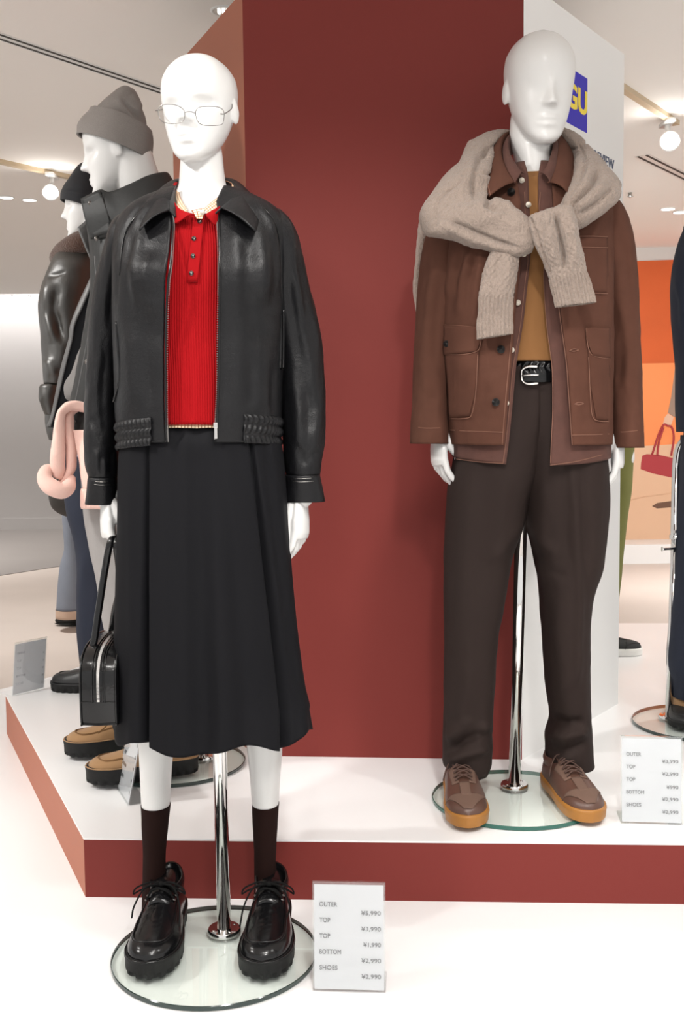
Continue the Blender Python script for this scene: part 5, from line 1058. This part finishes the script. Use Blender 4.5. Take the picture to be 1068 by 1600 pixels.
q = MB(); add_loft(q, [(140, 188, 232, 216, YB, .082), (145, 180, 231, 206, YB, .082), (152, 171, 228.5, 197, YB, .079), (163, 161, 226, 182, YB, .076), (177, 149, 220, 166, YB, .062), (188, 140, 216, 152, YB, .046), (197, 136.5, 212, 143, YB, .026), (203, 137, 209, 139, YB, .006)], cap1=True, n=80, m=60, folds=[([(190, 152), (206, 170), (222, 190)], -.010, 4), ([(203, 148), (213, 158), (222, 172)], .007, 5), ([(160, 172), (180, 176), (205, 186)], -.004, 4)], nz=(.002, (20, 20, 20), 72)); mk('beanie_crown', q, m_heath, hatB)
# coat
q = MB(); Gco = add_loft(q, H([(338, 150, 290, 2.87, .10), (352, 140, 305, 2.865, .125), (371, 144, 312, 2.86, .14), (401, 146.5, 318, 2.86, .15), (455, 146, 320, 2.86, .155), (524, 134, 320, 2.86, .155), (617, 116, 320, 2.86, .155), (673, 102.5, 318, 2.86, .155)]), cap0=True, n=120, m=70, e=2.5, folds=[([(176, 360), (170, 480), (140, 640)], -.006, 5), ([(150, 460), (142, 540), (125, 640)], .005, 8)], nz=[(.004, (10, 10, 6), 73), (.0015, (40, 40, 24), 74)])
coat = mk('coat', q, m_nylon, mB, label='charcoal nylon coat with snap placket'); Sco = Surf(Gco)
leaf('coat_collar', [(127, 311, 2.765), (143, 303, 2.75), (158, 297, 2.735), (172, 301, 2.73), (202, 289, 2.725), (232, 275, 2.755), (258, 270, 2.82), (266, 278, 2.90)], [(143, 374, 2.755), (158, 372, 2.735), (176, 368, 2.72), (200, 362, 2.705), (235, 352, 2.70), (270, 345, 2.73), (292, 338, 2.80), (300, 335, 2.90)], m_nylon, coat, .012, .006, 50, 16, (0, -1, .1))
leaf('coat_collar', [(266, 278, 2.90), (250, 285, 2.98), (205, 300, 3.0), (160, 320, 2.99), (137, 342, 2.965), (121, 356, 2.945)], [(300, 335, 2.90), (285, 345, 3.0), (230, 360, 3.02), (175, 390, 3.0), (157, 405, 2.97), (147, 417, 2.945)], m_nylin, coat, .006, .006, 40, 12, (0, -1, .1))
leaf('coat_placket', [(127, 311, 2.757), (137, 340, 2.75), (144, 372, 2.745)], [(157, 298, 2.727), (166, 328, 2.718), (175, 362, 2.708)], m_nylon, coat, .002, .003, 14, 8)
q = MB(); q.tube(px3([(157, 299, 2.722), (166, 328, 2.712), (176, 362, 2.702)]), .0016, 6); mk('placket_seam', q, m_leather2, coat)
edge = [(146, 424, 2.955), (134, 450, 2.955), (122, 476, 2.955), (110, 508, 2.955), (107, 532, 2.955), (95, 576, 2.955), (81, 645, 2.955), (73, 667, 2.955)]
leaf('coat_far_panel', edge, [(x+62, y+6, 3.0) for x, y, Y in edge], m_blackk, coat, 0, .004, 40, 8)
leaf('coat_far_edge', edge, [(x+w, y, 2.945) for (x, y, Y), w in zip(edge, (3, 8, 9, 7, 6, 7, 5, 6))], m_nylin, coat, .003, .003, 40, 5)
for i, (x, y, Y) in enumerate(((141, 317.5, 2.742), (151, 373, 2.735))): button('snap', PY(x, y, Y), (0, -1, 0), .006, m_gun, coat)
for x, y, m_ in ((148, 474, m_gun), (132.5, 565, m_silver), (113, 659, m_gun)): button('snap', Sco.at(x+3, y, .003, 8), (-.4, -1, 0), .0062, m_, coat)
q = MB(); q.tube(on(Sco, [(148, 400), (150, 455), (138, 524), (120, 617), (106.5, 668)], .001, 30, 7), .002, 6); mk('edge_seam', q, m_nylin, coat)
q = MB(); add_loft(q, H([(470, 150, 220, 2.905, .08), (545, 128, 205, 2.90, .09), (582, 113, 200, 2.895, .10), (608, 102.5, 195, 2.89, .105), (620, 103.5, 195, 2.89, .10), (630, 115, 190, 2.89, .08)]), cap1=True, n=60, m=40, nz=(.004, (14, 14, 14), 75)); mk('grey_sweatshirt', q, m_hood, mB)
q = MB(); add_loft(q, H([(640, 116, 195, 2.86, .12), (690, 119, 195, 2.86, .12), (712, 121.5, 195, 2.86, .12)]), n=40, m=10); mk('shirt_hem', q, m_paleb, mB)
for nm, r_, s_ in (('trousers', [(680, 125, 262, 2.83, .11), (760, 127, 255, 2.81, .105), (793, 130, 250, 2.80, .10), (850, 138, 248, 2.79, .095), (916, 152, 250, 2.785, .09), (981, 163, 254, 2.78, .085), (1050, 178, 262, 2.77, .08), (1120, 205, 275, 2.765, .075), (1168, 228, 288, 2.76, .07)], 76), ('trouser_leg', [(700, 180, 270, 2.94, .10), (793, 175, 262, 2.945, .10), (916, 185, 262, 2.95, .09), (1050, 205, 268, 2.95, .08), (1140, 222, 276, 2.95, .07)], 77)):
    q = MB(); Gs_ = add_loft(q, H(r_), cap0=True, n=70, m=70, nz=[(.004, (10, 10, 6), s_)], folds=[([(146, 793), (160, 880), (183, 990)], -.003, 2)]); o = mk(nm, q, m_sweat, mB)
for hx, tx in (((303, 1203), (132, 1223)), ((262, 1160), (98, 1180))):
    t_ = PZ(tx[0], tx[1], PT+.0115); h_ = PZ(hx[0], hx[1], PT+.0115); dv = (t_-h_)/np.linalg.norm(t_-h_)*.295
    moc_shoe(mB, shoeM((t_-dv)[:2], t_[:2], PT+.0115), 1, m_tan, m_rubber, m_tand, laces=True, m_seam2=m_tand, sole_h=.042, creases=.4)
# pink sweater knotted at the waist
pk = thing('tied_sweater', 'pale pink sweater with knotted sleeves hanging below the charcoal coat', 'sweater', PY(100, 700, 2.70))
pz = [(.003, (16, 16, 16), 81), (.001, (60, 60, 60), 82)]
for r_ in ([(135, 630, 135, 645, 2.72, .016), (116, 626, 113, 641, 2.70, .018), (104, 629, 106, 643, 2.69, .019), (93, 639, 101, 648, 2.685, .020), (86, 655, 100, 660, 2.68, .021), (82, 684, 101, 684, 2.68, .021), (79, 708, 102, 706, 2.68, .021), (78.5, 728, 102, 732, 2.68, .02), (83, 745, 98, 750, 2.685, .018)],
           [(112, 636, 126, 640, 2.73, .016), (101, 648, 115, 650, 2.72, .018), (100, 675, 116.5, 675, 2.712, .019), (102, 705, 121, 705, 2.705, .020), (103, 727, 119.5, 727, 2.70, .019), (98, 744, 113.5, 742, 2.695, .018), (91, 752, 105, 758, 2.69, .015)]):
    q = MB(); add_loft(q, r_, cap0=True, cap1=True, n=40, m=60, nz=pz); mk('sleeve', q, m_pink, pk)
q = MB(); kp = catmull(px3([(84, 733, 2.70), (74, 735, 2.68), (69.5, 745, 2.665), (74, 756, 2.655), (86, 764, 2.65), (98, 767, 2.655), (107, 760, 2.67), (111, 749, 2.69)]), 30); q.tube(kp, np.interp(np.linspace(0, 1, 30), [0, .15, .5, .85, 1], [.010, .017, .022, .019, .012]), 22, round_end=True); mk('knot', q, m_pink, pk)
q = MB(); add_loft(q, H([(672, 114, 180, 2.70, .02), (700, 119, 185, 2.695, .03), (735, 125, 188, 2.69, .035), (764, 130, 190, 2.69, .034)]), cap0=True, cap1=True, n=40, m=30, nz=pz); mk('hanging_sleeve', q, m_pink, pk)
q = MB(); add_loft(q, H([(763, 128, 190, 2.69, .036), (767, 127, 191, 2.69, .038), (790, 127, 191, 2.69, .038), (794, 128.5, 190, 2.69, .035)]), cap0=True, cap1=True, n=150, m=16, e=2.6, disp=lambda TH, S, U, V, G: .0012*np.cos(U*2*math.pi/.006)); mk('ribbed_cuff', q, m_pink, pk)

# ---- black knit hat mannequin further back
YC = 3.55
mC = thing('mannequin', 'white mannequin in black knit hat, brown collared leather coat and navy trousers at far left', 'mannequin', (PY(150, 1080, YC)[0], YC, PT), 'dressed mannequins')
b = MB(); hC = PY(137.5, 322, YC); head(b, hC, .204, -1.5, .08, 0, ws=.92, ears=(1, 1), ls=.86)
b.tube(catmull(px3([(148, 335, YC), (153, 365, YC), (158, 400, YC)]), 8), [.058]*6+[.07, .08], 24)
add_loft(b, H([(392, 140, 175, 3.55, .06), (430, 120, 190, 3.55, .10), (560, 120, 190, 3.55, .09), (760, 120, 190, 3.55, .08)]), cap0=True, cap1=True, n=30, m=20)
add_loft(b, H([(740, 130, 175, 3.52, .05), (900, 140, 178, 3.52, .045), (1060, 150, 175, 3.52, .035)]), cap0=True, cap1=True, n=24, m=16)
mk('body', remesh(b, .005, LOC[mC], 3), m_man, mC)
q = MB(); add_loft(q, [(95.5, 314, 168, 337, YC, .088), (96, 305, 171, 320, YC, .091), (99.5, 295, 169, 303, YC, .088), (104, 287, 165, 290, YC, .08), (111, 277, 160, 276, YC, .068), (119, 266, 152, 264, YC, .05), (128, 256, 146, 254, YC, .026), (134, 252, 140, 251.5, YC, .006)], cap1=True, n=60, m=60, folds=[([(98, 296), (125, 300), (150, 306)], -.004, 2.5)], nz=(.003, (14, 14, 14), 85)); mk('knit_hat', q, m_blackk, mC, solid=.004, label='black folded knit hat')
m_leath3 = MAT('dark_brown_black_leather', (.022, .020, .017), .42, bumps=[('noise', 18, .3, .01)], Specular_IOR_Level=.9)
q = MB(); add_loft(q, H([(378, 112, 190, 3.57, .08), (400, 95, 205, 3.57, .12), (440, 90, 215, 3.57, .14), (560, 92, 215, 3.57, .14), (655, 74, 210, 3.57, .15), (672, 76, 210, 3.57, .15), (687, 80, 208, 3.57, .145)]), cap0=True, n=70, m=60, e=2.4, nz=(.006, (8, 8, 5), 86)); jc = mk('leather_coat', q, m_leath3, mC)
q = MB(); add_loft(q, H([(385, 98, 150, 3.47, .03), (396, 88, 152, 3.465, .06), (412, 80, 152, 3.46, .085), (430, 73.5, 150, 3.46, .095), (455, 66.5, 146, 3.455, .098), (480, 63, 143, 3.455, .096), (530, 64, 135, 3.45, .09), (570, 68, 124, 3.44, .08), (600, 70, 108, 3.43, .065)]), cap0=True, cap1=True, n=70, m=80, folds=[([(92, 440), (84, 480), (95, 530)], -.012, 7), ([(76, 430), (74, 480), (84, 540)], .012, 7), ([(70, 480), (90, 500), (100, 540)], -.008, 6), ([(75, 560), (85, 590)], .008, 6), ([(74, 431), (88, 429), (103, 424)], -.006, 2.5)], nz=(.006, (9, 9, 6), 87)); mk('sleeve', q, m_leath3, jc)
q = MB(); add_loft(q, H([(601, 65, 100, 3.425, .06), (606, 62.5, 101, 3.425, .066), (618, 62.5, 100, 3.425, .066), (634, 66, 99, 3.43, .062), (648, 72, 98, 3.43, .055)]), cap0=True, cap1=True, n=50, m=24, nz=(.004, (14, 14, 14), 88)); mk('rolled_cuff', q, m_leath3, jc)
q = MB(); q.tube(catmull(px3([(165, 368, 3.46), (140, 374, 3.42), (118, 382, 3.42), (101, 392, 3.45), (90, 403, 3.50), (90, 402, 3.58)]), 30), np.interp(np.linspace(0, 1, 30), [0, .3, .7, 1], [.03, .036, .030, .02]), 20, round_end=True); mk('fleece_collar', q, m_fur, jc, label='brown fleece collar')
for nm, r_ in (('trousers', [(670, 90, 195, 3.55, .12), (760, 98, 190, 3.53, .11), (807, 106, 186, 3.52, .10), (840, 114, 186, 3.52, .095), (896, 120.5, 188, 3.52, .09), (990, 122, 192, 3.52, .085), (1025, 125, 194, 3.52, .08), (1045, 128, 195, 3.52, .08)]),):
    q = MB(); add_loft(q, H(r_), cap0=True, n=60, m=60, nz=[(.005, (8, 8, 5), 89)], folds=[([(130, 860), (128, 940), (134, 1020)], .006, 6)]); mk(nm, q, m_navy, mC)
m_clog = MAT('black_matte_leather', (.016, .0165, .017), .42, bumps=[('noise', 60, .2, .004)])
t_ = PZ(80, 1077, PT+.001); h_ = t_+np.array([.29, -.03, 0])*1.0; moc_shoe(mC, shoeM(h_[:2], t_[:2], PT+.0005), 1, m_clog, m_rubber, m_clog, laces=False, sole_h=.030, creases=0)

# ---- far person in jeans with a dark bag
m_jean = MAT('faded_denim', srgb(128, 134, 146), .9, var=(6, .2), bumps=[('noise', 400, .2, .002)]); m_cuff = MAT('tan_turn_up', srgb(200, 172, 152), .9); m_dgrey = MAT('dark_grey_canvas', (.055, .05, .047), .8)
pj = thing('person', 'person far behind at left in faded blue jeans with tan turn-ups', 'person', PY(112, 975, 5.6))
b = MB(); hh_ = PY(118, 505, 5.6); head(b, hh_, .21, .2, 0, 0); b.tube(px3([(118, 520, 5.6), (118, 560, 5.6), (118, 640, 5.6)]), [.05, .06, .09], 16); mk('body', b, m_man, pj)
q = MB(); add_loft(q, H([(552, 108, 128, 5.6, .06), (565, 96, 142, 5.6, .09), (640, 92, 145, 5.6, .11), (720, 93, 143, 5.6, .11)]), cap0=True, cap1=True, n=30, m=24); mk('dark_top', q, m_dgrey, pj)
for nm, r_ in (('jeans', [(690, 95, 132, 5.6, .10), (805, 98, 130, 5.58, .09), (855, 100.5, 130, 5.56, .085), (883, 94.5, 132, 5.55, .085), (924, 90, 132, 5.53, .09), (953, 88.5, 132, 5.52, .09)]), ('jeans_leg', [(690, 110, 142, 5.62, .10), (850, 120, 146, 5.7, .08), (950, 122, 148, 5.75, .08)])):
    q = MB(); add_loft(q, H(r_), cap0=True, cap1=True, n=36, m=40, nz=(.006, (6, 6, 4), 91)); o = mk(nm, q, m_jean, pj)
q = MB(); add_loft(q, H([(951, 88, 133, 5.52, .095), (964, 88, 133, 5.52, .096)]), n=36, m=4, cap1=True); mk('turn_up', q, m_cuff, pj)
q = MB(); c_ = PZ(122, 976, 0); q.ellipsoid(c_+[0, 0, .024], (.125, .045, .028), n=20, m=12); q.ellipsoid(c_+[0, 0, .009], (.128, .048, .009), n=20, m=8); mk('shoe', q, m_rubber, pj)
bg = thing('shoulder_bag', 'dark grey rounded bag beside the far person in jeans', 'bag', PY(100, 806, 5.4))
q = MB(); add_loft(q, H([(690, 86, 130, 5.4, .05), (740, 78, 132, 5.4, .08), (772, 77, 132, 5.4, .09), (790, 81, 130, 5.4, .085), (802, 93, 126, 5.4, .06), (807, 104, 118, 5.4, .02)]), cap0=True, cap1=True, n=36, m=40, e=2.3); mk('bag_body', q, m_dgrey, bg)
q = MB(); q.tube(catmull(px3([(92, 700, 5.4), (98, 640, 5.42), (112, 590, 5.45), (124, 640, 5.42), (126, 700, 5.4)]), 24), .012, 8); mk('strap', q, m_dgrey, bg)

# ---- navy mannequin at the right edge
YE = 3.18
dE = PZ(1093, 1126, PT+.012); fE = PZ(1044, 1117, PT+.02)
sE = disc_stand('round glass base with side pole at the right edge under the navy trousers', dE[0], dE[1], .2, PT, (fE[0], fE[1]), (.012, .0, .58), m_edgek, pr=.0105, flange=.03)
z_ = lambda x, y, Y=YE+.05: PY(x, y, Y)
q = MB(); P_ = np.vstack([[fE[0]+.012, fE[1], PT+.57]][:1]+[z_(1056, 745), z_(1057, 722), z_(1060, 704), z_(1066, 692), z_(1078, 684), z_(1100, 682)]); q.tube(catmull(P_, 40), .0135, 16, round_end=True); mk('bent_tube', q, m_chrome, sE)
q = MB(); p = P_[0]; q.tube([p-[0, 0, .006], p+[0, 0, .006]], .0165, 20); q.tube([p+[0, -.01, -.035], p+[-.04, -.02, -.035], p+[-.045, -.02, -.035]], [.004, .004, .008], 12); mk('clamp_screw', q, m_chrome, sE)
mE = thing('mannequin', 'mannequin in navy jacket and navy trousers cut off by the right frame edge', 'mannequin', (dE[0], dE[1], PT+.011), 'dressed mannequins')
b = MB(); head(b, PY(1130, 205, YE), .25, .1, 0, 0, ws=.87); b.tube(px3([(1130, 230, YE), (1130, 290, YE), (1130, 340, YE)]), [.058, .06, .08], 20); mk('body', b, m_man, mE)
q = MB(); add_loft(q, H([(290, 1110, 1150, YE, .07), (315, 1090, 1172, YE, .10), (350, 1072, 1190, YE, .13), (480, 1070, 1190, YE, .15), (690, 1072, 1190, YE, .15)]), cap0=True, n=60, m=40, nz=(.004, (10, 10, 7), 93)); je = mk('navy_jacket', q, m_navy, mE)
q = MB(); add_loft(q, H([(330, 1080, 1130, YE-.02, .05), (355, 1070, 1130, YE-.02, .08), (382, 1060.5, 1130, YE-.02, .09), (425, 1050, 1124, YE-.02, .092), (448, 1048.5, 1120, YE-.02, .09), (489, 1051, 1116, YE-.02, .085), (565, 1056, 1112, YE-.02, .08), (640, 1057.5, 1110, YE-.02, .075), (675, 1058.5, 1108, YE-.02, .072)]), cap0=True, cap1=True, n=60, m=60, folds=[([(1055, 430), (1066, 470), (1068, 520)], .008, 5)], nz=(.004, (10, 10, 7), 94)); mk('sleeve', q, m_navy, je)
q = MB(); add_loft(q, H([(680, 1068, 1135, YE, .11), (760, 1062, 1128, YE, .10), (840, 1055.5, 1122, YE, .095), (928, 1049.5, 1118, YE, .09), (1040, 1044.5, 1115, YE, .088), (1063, 1049, 1113, YE, .085), (1088, 1050, 1112, YE, .075)]), cap0=True, n=60, m=60, nz=(.005, (8, 8, 5), 95)); mk('trousers', q, m_navy, mE)
q = MB(); add_loft(q, H([(700, 1130, 1190, YE, .10), (928, 1132, 1195, YE, .09), (1095, 1135, 1195, YE, .08)]), cap0=True, n=40, m=30); mk('trouser_leg', q, m_navy, mE)
for dx in (0, .155):
    t_ = PZ(1066, 1140, PT+.0115)+[dx+.01, 0, 0]; h_ = t_+np.array([.07, .27, 0]); Mz = shoeM(h_[:2], t_[:2], PT+.0115); Mz[2, 2] = .64; moc_shoe(mE, Mz, 1, m_clog, m_rubber, m_clog, laces=False, sole_h=.034, creases=0)
    q = MB(); c_ = PY(1078, 1098, YE)+[dx, 0, 0]; q.tube([c_-[0, 0, .035], c_+[0, 0, .0], c_+[0, 0, .028]], [.058, .056, .052], 28); mk('boot_shaft', q, m_tan, mE)

# ---- olive trousers behind the tower
YG = 4.1
m_olive = MAT('olive_cloth', srgb(104, 104, 48), .85, var=(8, .1)); m_blacks = MAT('black_canvas', (.02, .02, .02), .8); m_whites = MAT('white_rubber', (.78, .77, .74), .5)
mG = thing('mannequin', 'mannequin in olive trousers mostly hidden behind the white tower side', 'mannequin', (PY(945, 1025, YG)[0], YG, PT), 'dressed mannequins')
b = MB(); head(b, PY(935, 350, YG), .24, 1.3, 0, 0, ws=.87); b.tube(px3([(935, 375, YG), (935, 420, YG), (935, 450, YG)]), [.056, .058, .08], 18)
p_ = PY(976, 640, YG-.05); b.tube(catmull([p_, PY(980, 690, YG-.05)], 5), .026, 14); hand(b, PY(980, 690, YG-.05), (0, 0, -1), (-.5, .8, 0), (.8, .5, 0), .9); mk('body', b, m_man, mG)
q = MB(); add_loft(q, H([(432, 915, 955, YG, .06), (450, 895, 975, YG, .10), (560, 893, 975, YG, .13), (680, 895, 972, YG, .13)]), cap0=True, cap1=True, n=40, m=24); mk('dark_top', q, m_navy, mG)
q = MB(); add_loft(q, H([(650, 905, 990, YG, .11), (708, 908, 987, YG, .10), (759, 908, 984.5, YG, .095), (807, 906, 979, YG, .09), (858, 904, 974, YG, .085), (910, 902, 968, YG, .08), (1005, 900, 960, YG, .075)]), cap0=True, n=50, m=50, nz=(.005, (8, 8, 5), 96)); mk('trousers', q, m_olive, mG)
t_ = PZ(1000.5, 1022, PT+.001); h_ = t_+np.array([-.29, .02, 0]); sneaker(mG, shoeM(h_[:2], t_[:2], PT+.0005), 1, m_blacks, m_blacks, m_whites, m_whites, 'black canvas sneaker', 'white rubber sole')
